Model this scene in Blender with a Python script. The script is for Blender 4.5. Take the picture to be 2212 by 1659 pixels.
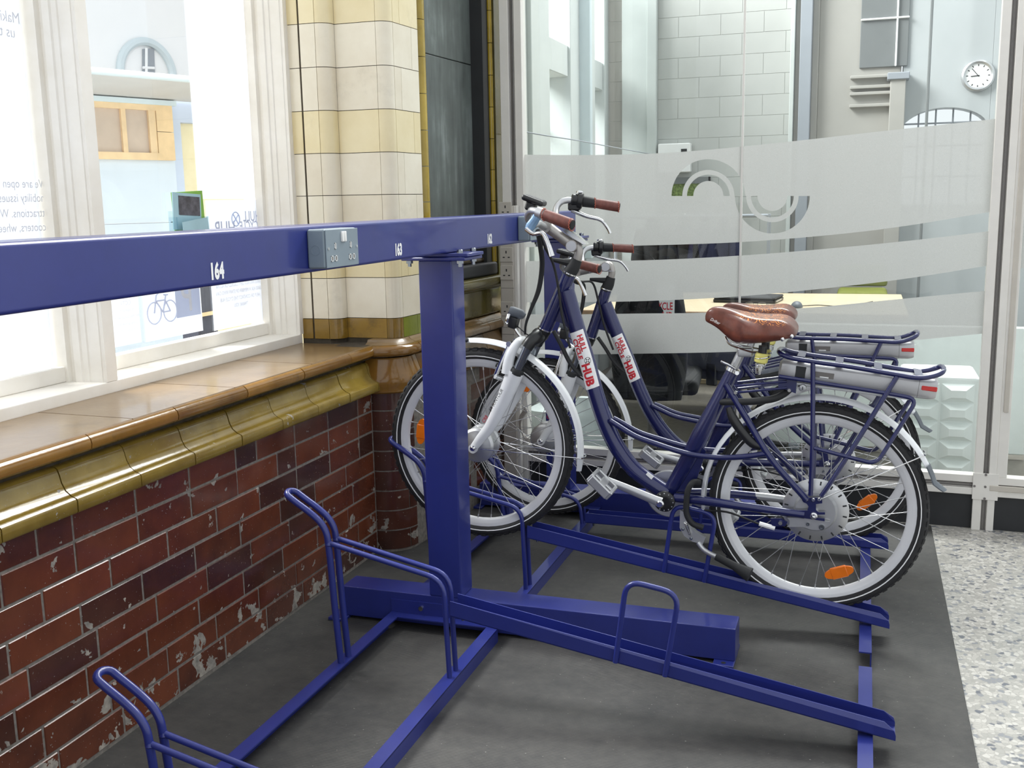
import bpy, bmesh, math, random
from mathutils import Vector, Matrix
for _o in list(bpy.data.objects): bpy.data.objects.remove(_o)
random.seed(7)
PI = math.pi
SC = bpy.context.scene
COL = SC.collection

# ------------------------------------------------------------------ camera
FPX = 2240.0                      # focal length in pixels of the 2212 x 1659 frame
PPX, PPY = 1106.0, 829.5
CAMPOS = Vector((1.806, 0.0, 1.38))
def _axes():
    d = Vector(((1870 - PPX) / FPX, (420 - PPY) / FPX, 1)).normalized()     # world +Y seen by the camera (x right, y down, z forward)
    r = math.radians(1.1)
    k = d.x * math.sin(r) + d.y * math.cos(r)
    up = -Vector((math.sin(r), math.cos(r), -k / d.z)).normalized()
    return d.cross(up), d, up
AX, AY, AZ = _axes()              # camera-space images of the world axes
RW = Matrix((AX, AY, AZ))         # camera -> world
cam_d = bpy.data.cameras.new('camera')
cam = bpy.data.objects.new('camera', cam_d); COL.objects.link(cam)
cam_d.sensor_fit = 'HORIZONTAL'; cam_d.sensor_width = 36.0
cam_d.lens = FPX * 36.0 / 2212.0
cam_d.clip_start = 0.05; cam_d.clip_end = 200
_cx, _cy, _cz = RW @ Vector((1, 0, 0)), RW @ Vector((0, -1, 0)), RW @ Vector((0, 0, -1))
cam.matrix_world = Matrix(((_cx.x, _cy.x, _cz.x, CAMPOS.x), (_cx.y, _cy.y, _cz.y, CAMPOS.y), (_cx.z, _cy.z, _cz.z, CAMPOS.z), (0, 0, 0, 1)))
SC.camera = cam
def ray(px, py): return RW @ Vector(((px - PPX) / FPX, (py - PPY) / FPX, 1))
def on(px, py, axis, val):        # a photo pixel carried to the plane axis = val
    d = ray(px, py); t = (val - CAMPOS[axis]) / d[axis]
    return CAMPOS + d * t
def onY(px, py, Y): return on(px, py, 1, Y)
def onX(px, py, X): return on(px, py, 0, X)
def onZ(px, py, Z): return on(px, py, 2, Z)
def onPlane(px, py, p, n):
    d = ray(px, py); return CAMPOS + d * ((Vector(p) - CAMPOS).dot(n) / d.dot(n))

# ------------------------------------------------------------------ sky, lamps, exposure
W = bpy.data.worlds.new('world'); SC.world = W; W.use_nodes = True
bg = W.node_tree.nodes['Background']
bg.inputs[0].default_value = (0.93, 0.97, 1.0, 1); bg.inputs[1].default_value = 0.95
def area(name, loc, target, sx, sy, power, col=(1, 1, 1)):
    L = bpy.data.lights.new(name, 'AREA'); L.shape = 'RECTANGLE'; L.size = sx; L.size_y = sy; L.energy = power; L.color = col
    o = bpy.data.objects.new(name, L); COL.objects.link(o); o.location = loc
    o.rotation_euler = (Vector(target) - Vector(loc)).to_track_quat('-Z', 'Y').to_euler()
    return o
area('roof_light', (2.6, 9.5, 8.5), (1.2, 3.0, 0.0), 7.0, 3.0, 1150, (1.0, 0.99, 0.97))
area('concourse_fill', (-5.5, 4.0, 7.5), (-3.0, 6.0, 1.2), 5.0, 5.0, 2600, (1.0, 0.99, 0.97))  # unseen fill lamp, added to blow out the view through the window
VS = SC.view_settings
VS.view_transform = 'Standard'; VS.look = 'None'; VS.gamma = 1.0; VS.exposure = 0.15
VS.use_curve_mapping = False

# ------------------------------------------------------------------ materials
def lin(c):
    o = []
    for v in c:
        v = v / 255.0
        o.append(v / 12.92 if v <= 0.04045 else ((v + 0.055) / 1.055) ** 2.4)
    return (*o, 1.0)
MAT = {}
class NT:
    def __init__(s, name):
        s.m = bpy.data.materials.new(name); s.m.use_nodes = True; s.t = s.m.node_tree; s.n = s.t.nodes
        s.b = s.n['Principled BSDF']; s.out = s.n['Material Output']; MAT[name] = s.m
    def add(s, kind, **kw):
        x = s.n.new(kind)
        for k, v in kw.items(): setattr(x, k, v)
        return x
    def link(s, a, b): s.t.links.new(a, b)
    def ramp(s, fac, stops, interp='LINEAR'):
        r = s.add('ShaderNodeValToRGB'); r.color_ramp.interpolation = interp
        e = r.color_ramp.elements
        while len(e) < len(stops): e.new(0.5)
        for i, (p, c) in enumerate(stops): e[i].position = p; e[i].color = c
        s.link(fac, r.inputs[0]); return r.outputs[0]
    def mix(s, fac, a, b, mode='MIX'):
        x = s.add('ShaderNodeMix', data_type='RGBA', blend_type=mode)
        for sock, v in ((x.inputs[0], fac), (x.inputs[6], a), (x.inputs[7], b)):
            if hasattr(v, 'is_output') or isinstance(v, bpy.types.NodeSocket): s.link(v, sock)
            else: sock.default_value = v
        return x.outputs[2]
    def math(s, op, a, b=0.0, c=0.0):
        x = s.add('ShaderNodeMath', operation=op)
        for i, v in enumerate((a, b, c)):
            if isinstance(v, bpy.types.NodeSocket): s.link(v, x.inputs[i])
            else: x.inputs[i].default_value = v
        return x.outputs[0]
    def pos(s): return s.add('ShaderNodeNewGeometry').outputs['Position']
    def obj(s): return s.add('ShaderNodeTexCoord').outputs['Object']
    def rnd(s): return s.add('ShaderNodeObjectInfo').outputs['Random']
    def noise(s, vec, scale, detail=3, rough=0.5, dist=0.0):
        x = s.add('ShaderNodeTexNoise'); s.link(vec, x.inputs['Vector'])
        x.inputs['Scale'].default_value = scale; x.inputs['Detail'].default_value = detail; x.inputs['Roughness'].default_value = rough; x.inputs['Distortion'].default_value = dist
        return x.outputs[0]
    def bump(s, h, strength=0.2, dist=0.01):
        x = s.add('ShaderNodeBump'); x.inputs['Strength'].default_value = strength; x.inputs['Distance'].default_value = dist
        s.link(h, x.inputs['Height']); s.link(x.outputs[0], s.b.inputs['Normal'])
    def col(s, c):
        if isinstance(c, bpy.types.NodeSocket): s.link(c, s.b.inputs['Base Color'])
        else: s.b.inputs['Base Color'].default_value = c
    def set(s, **kw):
        for k, v in kw.items():
            sk = s.b.inputs[k.replace('_', ' ')]
            if isinstance(v, bpy.types.NodeSocket): s.link(v, sk)
            else: sk.default_value = v
        return s
def plain(name, rgb, rough=0.5, metal=0.0, coat=0.0, var=0.04, scale=12.0):
    t = NT(name); c = lin(rgb)
    n = t.noise(t.obj(), scale, 4, 0.6)
    lo = tuple(v * (1 - var * 2) for v in c[:3]) + (1,); hi = tuple(min(1, v * (1 + var * 2)) for v in c[:3]) + (1,)
    t.col(t.ramp(n, [(0.3, lo), (0.7, hi)]))
    t.set(Roughness=rough, Metallic=metal)
    if coat: t.set(Coat_Weight=coat, Coat_Roughness=0.12)
    return t.m
plain('rack_blue', (36, 46, 122), 0.36, 0, 0.4, 0.03)
plain('bike_blue', (25, 31, 86), 0.26, 0.1, 0.7, 0.03)
plain('white_paint', (238, 240, 243), 0.3, 0, 0.4, 0.01)
plain('silver', (196, 197, 199), 0.34, 0.75, 0, 0.02)
plain('battery_silver', (186, 186, 188), 0.36, 0.45, 0.2, 0.02)
plain('chrome', (225, 225, 226), 0.12, 1.0, 0, 0.01)
plain('rim_silver', (226, 227, 230), 0.32, 0.1, 0.2, 0.02)
plain('tyre_black', (38, 38, 40), 0.75, 0, 0, 0.1, 40)
plain('black_plastic', (26, 27, 29), 0.38, 0, 0.15, 0.05)
plain('black_rubber', (34, 35, 37), 0.65, 0, 0, 0.06)
plain('grey_rubber', (92, 98, 106), 0.5, 0, 0, 0.04)
plain('orange_plastic', (240, 120, 18), 0.25, 0, 0.5, 0.05)
plain('red_plastic', (205, 38, 32), 0.25, 0, 0.5, 0.03)
plain('yellow_rubber', (222, 214, 120), 0.45, 0, 0, 0.03)
plain('steel_tube', (140, 145, 152), 0.16, 0.9, 0, 0.02)
plain('stem_grey', (172, 168, 164), 0.3, 0.6, 0, 0.02)
plain('lever_blue', (120, 150, 182), 0.3, 0.5, 0, 0.02)
plain('print_red', (206, 38, 52), 0.5, 0, 0, 0.01)
plain('print_white', (246, 246, 246), 0.45, 0, 0, 0.005)
plain('print_black', (30, 30, 34), 0.5, 0, 0, 0.01)
plain('cap_grey', (198, 200, 206), 0.5, 0, 0, 0.01)
plain('socket_grey', (134, 148, 158), 0.42, 0.1, 0, 0.02)
plain('socket_white', (240, 240, 238), 0.4, 0, 0, 0.01)
plain('trunking_cream', (196, 190, 180), 0.45, 0, 0, 0.02)
plain('aluminium', (230, 227, 221), 0.42, 0.0, 0, 0.015)
plain('groove_grey', (120, 116, 114), 0.5, 0.2, 0, 0.03)
plain('kick_black', (40, 42, 45), 0.55, 0, 0, 0.06)

plain('office_pale', (196, 202, 200), 0.6, 0, 0, 0.02, 3)
plain('office_wall', (178, 183, 185), 0.7, 0, 0, 0.02, 3)
plain('office_carpet', (112, 108, 100), 0.9, 0, 0, 0.06, 30)
plain('spoke_steel', (178, 178, 180), 0.38, 0.7, 0, 0.02)
plain('office_beige', (168, 166, 161), 0.7, 0, 0, 0.02, 3)
plain('office_grey', (150, 156, 164), 0.6, 0, 0, 0.02, 3)
plain('office_tile', (184, 186, 183), 0.35, 0, 0, 0.02, 3)
plain('office_joint', (180, 182, 179), 0.8, 0, 0, 0.02, 3)
plain('office_dark', (116, 120, 121), 0.5, 0, 0, 0.04, 3)
plain('desk_wood', (198, 182, 152), 0.5, 0, 0, 0.03, 5)
plain('desk_edge', (158, 128, 98), 0.55, 0, 0, 0.04, 5)
plain('coat_black', (22, 23, 26), 0.85, 0, 0, 0.1, 20)
plain('coat_navy', (26, 30, 58), 0.85, 0, 0, 0.1, 20)
plain('chair_green', (112, 118, 40), 0.7, 0, 0, 0.04, 10)
plain('chair_grey', (74, 76, 88), 0.8, 0, 0, 0.06, 20)
plain('foliage_green', (110, 128, 70), 0.7, 0, 0, 0.3, 60)
plain('box_white', (240, 246, 244), 0.45, 0, 0, 0.02, 6)
plain('plastic_bag', (214, 224, 224), 0.35, 0, 0.2, 0.04, 12)
plain('kiosk_grey', (206, 216, 226), 0.5, 0, 0, 0.02, 2)
plain('kiosk_soffit', (196, 194, 190), 0.7, 0, 0, 0.03, 2)
plain('kiosk_gutter', (206, 218, 222), 0.4, 0.2, 0, 0.02, 3)
plain('plywood', (232, 200, 154), 0.6, 0, 0, 0.08, 4)
plain('ply_board', (196, 176, 158), 0.7, 0, 0, 0.05, 4)
plain('white_render', (244, 244, 244), 0.8, 0, 0, 0.01, 1)
def mk_paper(name, rgb, tr):
    t = NT(name); t.n.remove(t.b); n = t.noise(t.obj(), 20, 3, 0.5); c = lin(rgb)
    c = t.ramp(n, [(0.3, tuple(v * 0.97 for v in c[:3]) + (1,)), (0.7, c)])
    d = t.add('ShaderNodeBsdfDiffuse'); l = t.add('ShaderNodeBsdfTranslucent'); t.link(c, d.inputs[0]); t.link(c, l.inputs[0])
    m = t.add('ShaderNodeMixShader'); m.inputs[0].default_value = tr; t.link(d.outputs[0], m.inputs[1]); t.link(l.outputs[0], m.inputs[2]); t.link(m.outputs[0], t.out.inputs[0])
mk_paper('paper', (242, 244, 248), 0.46)
mk_paper('print_grey', (226, 229, 236), 0.0)
mk_paper('print_blue', (200, 211, 240), 0.0)
mk_paper('print_lilac', (206, 213, 236), 0.0)
mk_paper('poster_white', (250, 250, 250), 0.5)
plain('lilac_grey', (196, 206, 224), 0.5, 0, 0, 0.02, 2)
plain('leaflet_green', (140, 190, 80), 0.5, 0, 0, 0.03, 10)
plain('leaflet_teal', (170, 205, 215), 0.5, 0, 0, 0.03, 10)
plain('photo_dark', (86, 84, 92), 0.5, 0, 0, 0.3, 40)
plain('mortar', (124, 118, 111), 0.9, 0, 0, 0.16, 60)
plain('dark_joint', (70, 62, 50), 0.9, 0, 0, 0.15, 40)
plain('bronze', (86, 74, 52), 0.3, 0.2, 0.3, 0.12, 8)

def glaze(name, rgb, rgb2, rough=0.12, chips=0.0, dirt=0.0, spread=0.25):
    t = NT(name); p = t.pos(); r = t.rnd()
    n = t.noise(p, 7, 5, 0.6); n2 = t.noise(p, 34, 4, 0.6)
    f = t.math('ADD', t.math('MULTIPLY', n, 0.75), t.math('MULTIPLY', r, spread))
    c = t.ramp(f, [(0.25, lin(rgb)), (0.75, lin(rgb2))])
    rg = rough
    if dirt:
        d = t.ramp(t.math('MULTIPLY', t.noise(p, 11, 6, 0.7), t.noise(p, 3, 3, 0.5)), [(0.30, (0, 0, 0, 1)), (0.42, (1, 1, 1, 1))])
        c = t.mix(t.math('MULTIPLY', d, dirt), c, lin((70, 56, 34)))
    if chips:
        z = t.add('ShaderNodeSeparateXYZ'); t.link(p, z.inputs[0])
        low = t.ramp(z.outputs[2], [(0.05, (1, 1, 1, 1)), (0.2, (0, 0, 0, 1))])
        k = t.math('ADD', t.noise(p, 13, 4, 0.62, 0.4), t.math('MULTIPLY', low, 0.085))
        chip = t.ramp(k, [(0.675 - chips * 0.03, (0, 0, 0, 1)), (0.685 - chips * 0.03, (1, 1, 1, 1))])
        spec = t.ramp(t.noise(p, 150, 2, 0.6), [(0.70, (0, 0, 0, 1)), (0.73, (1, 1, 1, 1))])
        c = t.mix(t.math('MULTIPLY', spec, 0.7), c, lin((170, 165, 158)))
        c = t.mix(chip, c, t.ramp(n2, [(0.3, lin((112, 108, 104))), (0.7, lin((176, 168, 156)))]))
        rr = t.math('ADD', t.math('MULTIPLY', chip, 0.6), rough); t.set(Roughness=rr)
        hh = t.math('SUBTRACT', t.math('MULTIPLY', n2, 0.25), chip); t.bump(hh, 0.35, 0.003)
    else:
        t.set(Roughness=rough); t.bump(n2, 0.12, 0.004)
    t.col(c); t.set(Coat_Weight=0.3, Coat_Roughness=0.08)
    return t.m
glaze('brick_glaze', (72, 36, 25), (118, 62, 39), 0.2, 1.0)
glaze('brick_dark', (58, 34, 28), (92, 52, 39), 0.2, 1.0)
glaze('olive_glaze', (112, 90, 30), (160, 136, 64), 0.12, 0.25, 0.4)
glaze('brown_ledge', (112, 88, 56), (144, 118, 84), 0.28, 0.0, 0.35)
glaze('ochre_bead', (100, 68, 24), (148, 106, 44), 0.14, 0.0, 0.6)
glaze('cream_tile', (224, 212, 188), (240, 232, 212), 0.16, 0.0, 0.12, 0.3)
glaze('cream_yellow', (226, 208, 160), (240, 226, 186), 0.16, 0.0, 0.12, 0.3)
glaze('green_tile', (104, 112, 22), (136, 142, 52), 0.14, 0.0, 0.1)
glaze('brown_tile', (96, 74, 26), (150, 116, 40), 0.16, 0.0, 0.6, 0.4)
glaze('yellow_trim', (140, 118, 20), (190, 162, 60), 0.14, 0.0, 0.35)
glaze('olive_dark', (66, 62, 30), (106, 96, 52), 0.12, 0.0, 0.4)
glaze('brown_dark', (98, 76, 50), (140, 112, 74), 0.14, 0.0, 0.4)

def mk_window_paint():
    t = NT('window_paint'); p = t.pos()
    n = t.noise(p, 5, 5, 0.6); n2 = t.noise(p, 60, 3, 0.6)
    c = t.ramp(n, [(0.3, lin((232, 226, 214))), (0.7, lin((244, 240, 232)))])
    d = t.ramp(t.noise(p, 25, 5, 0.7), [(0.72, (0, 0, 0, 1)), (0.76, (1, 1, 1, 1))])
    c = t.mix(t.math('MULTIPLY', d, 0.35), c, lin((190, 176, 150)))
    t.col(c); t.set(Roughness=0.45); t.bump(n2, 0.15, 0.002)
mk_window_paint()

def mk_mat():
    t = NT('ribbed_mat'); p = t.pos()
    w = t.add('ShaderNodeTexWave', wave_type='BANDS', bands_direction='Y'); w.inputs['Scale'].default_value = 46; t.link(p, w.inputs['Vector'])
    n = t.noise(p, 3.2, 5, 0.65); n2 = t.noise(p, 28, 4, 0.7)
    f = t.math('ADD', t.math('MULTIPLY', n, 0.6), t.math('MULTIPLY', n2, 0.4))
    c = t.ramp(f, [(0.32, lin((42, 42, 43))), (0.68, lin((78, 76, 73)))])
    spec = t.ramp(t.noise(p, 130, 1, 0.5), [(0.765, (0, 0, 0, 1)), (0.79, (1, 1, 1, 1))])
    c = t.mix(t.math('MULTIPLY', spec, 0.65), c, lin((190, 186, 180)))
    t.col(c); t.set(Roughness=0.62)
    t.bump(w.outputs[1], 0.3, 0.002)
mk_mat()

def mk_terrazzo():
    t = NT('terrazzo'); p = t.pos()
    v = t.add('ShaderNodeTexVoronoi', feature='F1'); v.inputs['Scale'].default_value = 66; v.inputs['Randomness'].default_value = 1.0
    pw = t.add('ShaderNodeVectorMath', operation='ADD'); nz = t.add('ShaderNodeTexNoise'); nz.inputs['Scale'].default_value = 60; t.link(p, nz.inputs['Vector'])
    sc = t.add('ShaderNodeVectorMath', operation='SCALE'); t.link(nz.outputs[1], sc.inputs[0]); sc.inputs['Scale'].default_value = 0.012
    t.link(p, pw.inputs[0]); t.link(sc.outputs[0], pw.inputs[1]); t.link(pw.outputs[0], v.inputs['Vector'])
    sp = t.add('ShaderNodeSeparateColor'); t.link(v.outputs['Color'], sp.inputs[0])
    chip = t.ramp(sp.outputs[0], [(0.0, lin((104, 108, 116))), (0.06, lin((140, 142, 146))), (0.16, lin((168, 166, 160))), (0.45, lin((184, 181, 174))), (0.75, lin((200, 197, 190)))], 'CONSTANT')
    e = t.add('ShaderNodeTexVoronoi', feature='DISTANCE_TO_EDGE'); e.inputs['Scale'].default_value = 66; t.link(pw.outputs[0], e.inputs['Vector'])
    edge = t.ramp(e.outputs[0], [(0.04, (1, 1, 1, 1)), (0.10, (0, 0, 0, 1))])
    c = t.mix(t.math('MULTIPLY', edge, 0.55), chip, lin((154, 150, 144)))
    t.col(c); t.set(Roughness=0.3)
mk_terrazzo()

def mk_panel():
    t = NT('dark_panel'); p = t.pos()
    n = t.noise(p, 4, 5, 0.6); st = t.add('ShaderNodeMapping'); t.link(p, st.inputs[0]); st.inputs['Scale'].default_value = (14, 14, 1.4)
    n2 = t.noise(st.outputs[0], 2.0, 4, 0.6)
    f = t.math('ADD', t.math('MULTIPLY', n, 0.5), t.math('MULTIPLY', n2, 0.5))
    c = t.ramp(f, [(0.3, lin((66, 70, 69))), (0.55, lin((100, 108, 105))), (0.72, lin((140, 148, 146)))])
    t.col(c); t.set(Roughness=0.4); t.bump(n2, 0.2, 0.004)
mk_panel()

def mk_leather():
    t = NT('saddle_leather'); p = t.obj()
    n = t.noise(p, 30, 5, 0.6)
    c = t.ramp(n, [(0.3, lin((86, 44, 34))), (0.7, lin((124, 68, 52)))])
    # printed tendrils on the top: rings and curls inside a soft patch
    v = t.add('ShaderNodeTexVoronoi', feature='F1'); v.inputs['Scale'].default_value = 34; t.link(p, v.inputs['Vector'])
    ring = t.ramp(t.math('PINGPONG', t.math('MULTIPLY', v.outputs['Distance'], 5.2), 0.5), [(0.28, (0, 0, 0, 1)), (0.34, (1, 1, 1, 1))])
    broken = t.ramp(t.noise(p, 70, 2, 0.5), [(0.42, (0, 0, 0, 1)), (0.47, (1, 1, 1, 1))])
    x = t.add('ShaderNodeSeparateXYZ'); t.link(p, x.inputs[0])
    ux = t.ramp(t.math('ADD', x.outputs[0], 0.1), [(0.055, (0, 0, 0, 1)), (0.075, (1, 1, 1, 1)), (0.20, (1, 1, 1, 1)), (0.22, (0, 0, 0, 1))])
    nv = t.add('ShaderNodeNewGeometry'); sx = t.add('ShaderNodeSeparateXYZ'); t.link(nv.outputs['Normal'], sx.inputs[0])
    topm = t.ramp(sx.outputs[2], [(0.45, (0, 0, 0, 1)), (0.6, (1, 1, 1, 1))])
    m = t.math('MULTIPLY', t.math('MULTIPLY', ring, broken), t.math('MULTIPLY', ux, topm))
    t.col(t.mix(m, c, lin((232, 146, 72)))); t.set(Roughness=0.32, Coat_Weight=0.25)
    t.bump(n, 0.08, 0.002)
mk_leather()
plain('grip_leather', (112, 64, 56), 0.5, 0, 0, 0.12, 60)
plain('stitch', (176, 92, 72), 0.7, 0, 0, 0.1, 80)

def mk_glass(name, tint=(1, 1, 1), gloss=0.9):
    t = NT(name); t.n.remove(t.b)
    tr = t.add('ShaderNodeBsdfTransparent'); tr.inputs[0].default_value = (*tint, 1)
    gl = t.add('ShaderNodeBsdfGlossy'); gl.inputs['Roughness'].default_value = 0.02; gl.inputs[0].default_value = (gloss, gloss, gloss, 1)
    fr = t.add('ShaderNodeFresnel'); fr.inputs[0].default_value = 1.5
    bf = t.math('SUBTRACT', 1.0, t.add('ShaderNodeNewGeometry').outputs['Backfacing'])
    mx = t.add('ShaderNodeMixShader'); t.link(t.math('MULTIPLY', fr.outputs[0], bf), mx.inputs[0]); t.link(tr.outputs[0], mx.inputs[1]); t.link(gl.outputs[0], mx.inputs[2])
    t.link(mx.outputs[0], t.out.inputs[0])
mk_glass('glass_clear', (0.95, 0.97, 0.965))
mk_glass('glass_window', (0.97, 0.98, 0.985))
mk_glass('acrylic', (0.9, 0.95, 0.97))
def mk_frost():
    t = NT('frost_film'); t.n.remove(t.b); p = t.pos()
    n = t.noise(p, 900, 1, 0.5)
    c = t.ramp(n, [(0.3, lin((172, 172, 171))), (0.7, lin((192, 192, 191)))])
    d = t.add('ShaderNodeBsdfDiffuse'); tl = t.add('ShaderNodeBsdfTranslucent'); t.link(c, d.inputs[0]); t.link(c, tl.inputs[0])
    a = t.add('ShaderNodeMixShader'); a.inputs[0].default_value = 0.72; t.link(d.outputs[0], a.inputs[1]); t.link(tl.outputs[0], a.inputs[2])
    tr = t.add('ShaderNodeBsdfTransparent')
    b = t.add('ShaderNodeMixShader'); b.inputs[0].default_value = 0.06; t.link(a.outputs[0], b.inputs[1]); t.link(tr.outputs[0], b.inputs[2])
    t.link(b.outputs[0], t.out.inputs[0])
mk_frost()

# ------------------------------------------------------------------ mesh helpers
def V(*a): return Vector(a)
def spline(pts, n=6, closed=False):
    P = [Vector(p) for p in pts]; L = len(P)
    if L < 3: return P
    out = []
    rng = range(L) if closed else range(L - 1)
    for i in rng:
        p1, p2 = P[i], P[(i + 1) % L]
        p0 = P[i - 1] if (closed or i > 0) else p1 * 2 - p2
        p3 = P[(i + 2) % L] if (closed or i + 2 < L) else p2 * 2 - p1
        t0 = 0.0; t1 = max((p1 - p0).length, 1e-6) ** 0.5; t2 = t1 + max((p2 - p1).length, 1e-6) ** 0.5; t3 = t2 + max((p3 - p2).length, 1e-6) ** 0.5
        for k in range(n):
            t = t1 + (t2 - t1) * k / n
            A1 = p0 * ((t1 - t) / (t1 - t0)) + p1 * ((t - t0) / (t1 - t0)); A2 = p1 * ((t2 - t) / (t2 - t1)) + p2 * ((t - t1) / (t2 - t1)); A3 = p2 * ((t3 - t) / (t3 - t2)) + p3 * ((t - t2) / (t3 - t2))
            B1 = A1 * ((t2 - t) / (t2 - t0)) + A2 * ((t - t0) / (t2 - t0)); B2 = A2 * ((t3 - t) / (t3 - t1)) + A3 * ((t - t1) / (t3 - t1))
            out.append(B1 * ((t2 - t) / (t2 - t1)) + B2 * ((t - t1) / (t2 - t1)))
    if not closed: out.append(P[-1])
    return out
def fillet(pts, r, n=5):
    """polyline with its inner corners rounded"""
    P = [Vector(p) for p in pts]; out = [P[0]]
    for i in range(1, len(P) - 1):
        a, b, c = P[i - 1], P[i], P[i + 1]
        u = (a - b); w = (c - b); q = min(r, u.length * 0.48, w.length * 0.48)
        s = b + u.normalized() * q; e = b + w.normalized() * q
        for k in range(n + 1):
            t = k / n; out.append(s * (1 - t) ** 2 + b * 2 * t * (1 - t) + e * t * t)
    out.append(P[-1]); return out
class MB:
    def __init__(s): s.v = []; s.f = []; s.wn = False
    def quad(s, *p):
        i = len(s.v); s.v += [Vector(q) for q in p]; s.f.append(tuple(range(i, i + len(p)))); return s
    def box(s, lo, hi, M=None):
        i = len(s.v); x0, y0, z0 = lo; x1, y1, z1 = hi
        c = [(x0, y0, z0), (x1, y0, z0), (x1, y1, z0), (x0, y1, z0), (x0, y0, z1), (x1, y0, z1), (x1, y1, z1), (x0, y1, z1)]
        s.v += [(M @ Vector(p)) if M else Vector(p) for p in c]
        s.f += [tuple(i + k for k in q) for q in ((0, 3, 2, 1), (4, 5, 6, 7), (0, 1, 5, 4), (1, 2, 6, 5), (2, 3, 7, 6), (3, 0, 4, 7))]; return s
    def rbox(s, lo, hi, r=0.003, seg=2, M=None):
        bm = bmesh.new(); bmesh.ops.create_cube(bm, size=1.0)
        lo = Vector(lo); hi = Vector(hi)
        for v in bm.verts: v.co = Vector([lo[k] + (v.co[k] + 0.5) * (hi[k] - lo[k]) for k in range(3)])
        r = min(r, min(abs(hi[k] - lo[k]) for k in range(3)) * 0.45)
        bmesh.ops.bevel(bm, geom=bm.edges[:], offset=r, segments=seg, affect='EDGES', profile=0.5)
        s.wn = s.wn or seg > 1; s.bm(bm, M); return s
    def bm(s, bm, M=None):
        i = len(s.v); bm.verts.ensure_lookup_table()
        for v in bm.verts: s.v.append((M @ v.co) if M else v.co.copy())
        bm.verts.index_update()
        for f in bm.faces: s.f.append(tuple(i + v.index for v in f.verts))
        bm.free()
    def tube(s, pts, r, seg=10, closed=False, cap=True, flat=1.0, up=None):
        P = [Vector(p) for p in pts]; n = len(P)
        R = r if isinstance(r, (list, tuple)) else [r] * n
        if len(R) != n: R = [R[min(len(R) - 1, int(k * (len(R) - 1) / max(1, n - 1)))] + (R[min(len(R) - 1, int(k * (len(R) - 1) / max(1, n - 1)) + 1)] - R[min(len(R) - 1, int(k * (len(R) - 1) / max(1, n - 1)))]) * ((k * (len(R) - 1) / max(1, n - 1)) % 1.0) for k in range(n)]
        i0 = len(s.v); nx = None
        for k in range(n):
            a = P[k - 1] if (k > 0 or closed) else P[0]; b = P[(k + 1) % n] if (k < n - 1 or closed) else P[-1]
            t = (b - a).normalized()
            if nx is None:
                h = Vector(up) if up else (Vector((0, 1, 0)) if abs(t.y) < 0.9 else Vector((1, 0, 0)))
                nx = (h - t * h.dot(t)).normalized()
            else: nx = (nx - t * nx.dot(t)).normalized()
            ny = t.cross(nx)
            for j in range(seg):
                q = 2 * PI * j / seg; s.v.append(P[k] + nx * (math.cos(q) * R[k] * flat) + ny * (math.sin(q) * R[k]))
        m = n if closed else n - 1
        for k in range(m):
            for j in range(seg):
                a = i0 + k * seg + j; b = i0 + k * seg + (j + 1) % seg; c = i0 + ((k + 1) % n) * seg + (j + 1) % seg; d = i0 + ((k + 1) % n) * seg + j
                s.f.append((a, b, c, d))
        if cap and not closed:
            s.f.append(tuple(i0 + j for j in range(seg))[::-1]); s.f.append(tuple(i0 + (n - 1) * seg + j for j in range(seg)))
        return s
    def lathe(s, prof, c=(0, 0, 0), axis=(0, 1, 0), seg=24, closed=False):
        """prof: (radius, offset along axis)"""
        a = Vector(axis).normalized(); h = Vector((0, 0, 1)) if abs(a.z) < 0.9 else Vector((1, 0, 0))
        x = (h - a * h.dot(a)).normalized(); y = a.cross(x); c = Vector(c); i0 = len(s.v); n = len(prof)
        for r, o in prof:
            for j in range(seg):
                q = 2 * PI * j / seg; s.v.append(c + a * o + (x * math.cos(q) + y * math.sin(q)) * r)
        for k in range(n if closed else n - 1):
            for j in range(seg):
                k2 = (k + 1) % n
                s.f.append((i0 + k * seg + j, i0 + k * seg + (j + 1) % seg, i0 + k2 * seg + (j + 1) % seg, i0 + k2 * seg + j))
        if not closed:
            if prof[0][0] > 1e-5: s.f.append(tuple(i0 + j for j in range(seg))[::-1])
            if prof[-1][0] > 1e-5: s.f.append(tuple(i0 + (n - 1) * seg + j for j in range(seg)))
        return s
    def cyl(s, a, b, r, seg=14):
        a = Vector(a); b = Vector(b); d = b - a
        return s.lathe([(r, 0), (r, d.length)], a, d, seg)
    def prism(s, pts, off):
        """polygon of 3D points pushed along off"""
        i = len(s.v); n = len(pts); off = Vector(off); s.v += [Vector(p) for p in pts] + [Vector(p) + off for p in pts]
        s.f.append(tuple(range(i, i + n))); s.f.append(tuple(range(i + n, i + 2 * n))[::-1])
        for k in range(n):
            k2 = (k + 1) % n; s.f.append((i + k, i + n + k, i + n + k2, i + k2))
        return s
    def grid(s, rows, closed_u=False):
        """rows of points -> surface"""
        i = len(s.v); nu = len(rows[0])
        for r in rows: s.v += [Vector(p) for p in r]
        for a in range(len(rows) - 1):
            for b in range(nu if closed_u else nu - 1):
                b2 = (b + 1) % nu; s.f.append((i + a * nu + b, i + a * nu + b2, i + (a + 1) * nu + b2, i + (a + 1) * nu + b))
        return s
    def mesh(s, name, mat, ang=38):
        me = bpy.data.meshes.new(name); me.from_pydata([tuple(v) for v in s.v], [], s.f)
        b = bmesh.new(); b.from_mesh(me); bmesh.ops.recalc_face_normals(b, faces=b.faces); b.to_mesh(me); b.free()
        me.materials.append(MAT[mat] if isinstance(mat, str) else mat)
        if ang: me.shade_smooth(); me.set_sharp_from_angle(angle=math.radians(ang))
        return me
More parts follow.
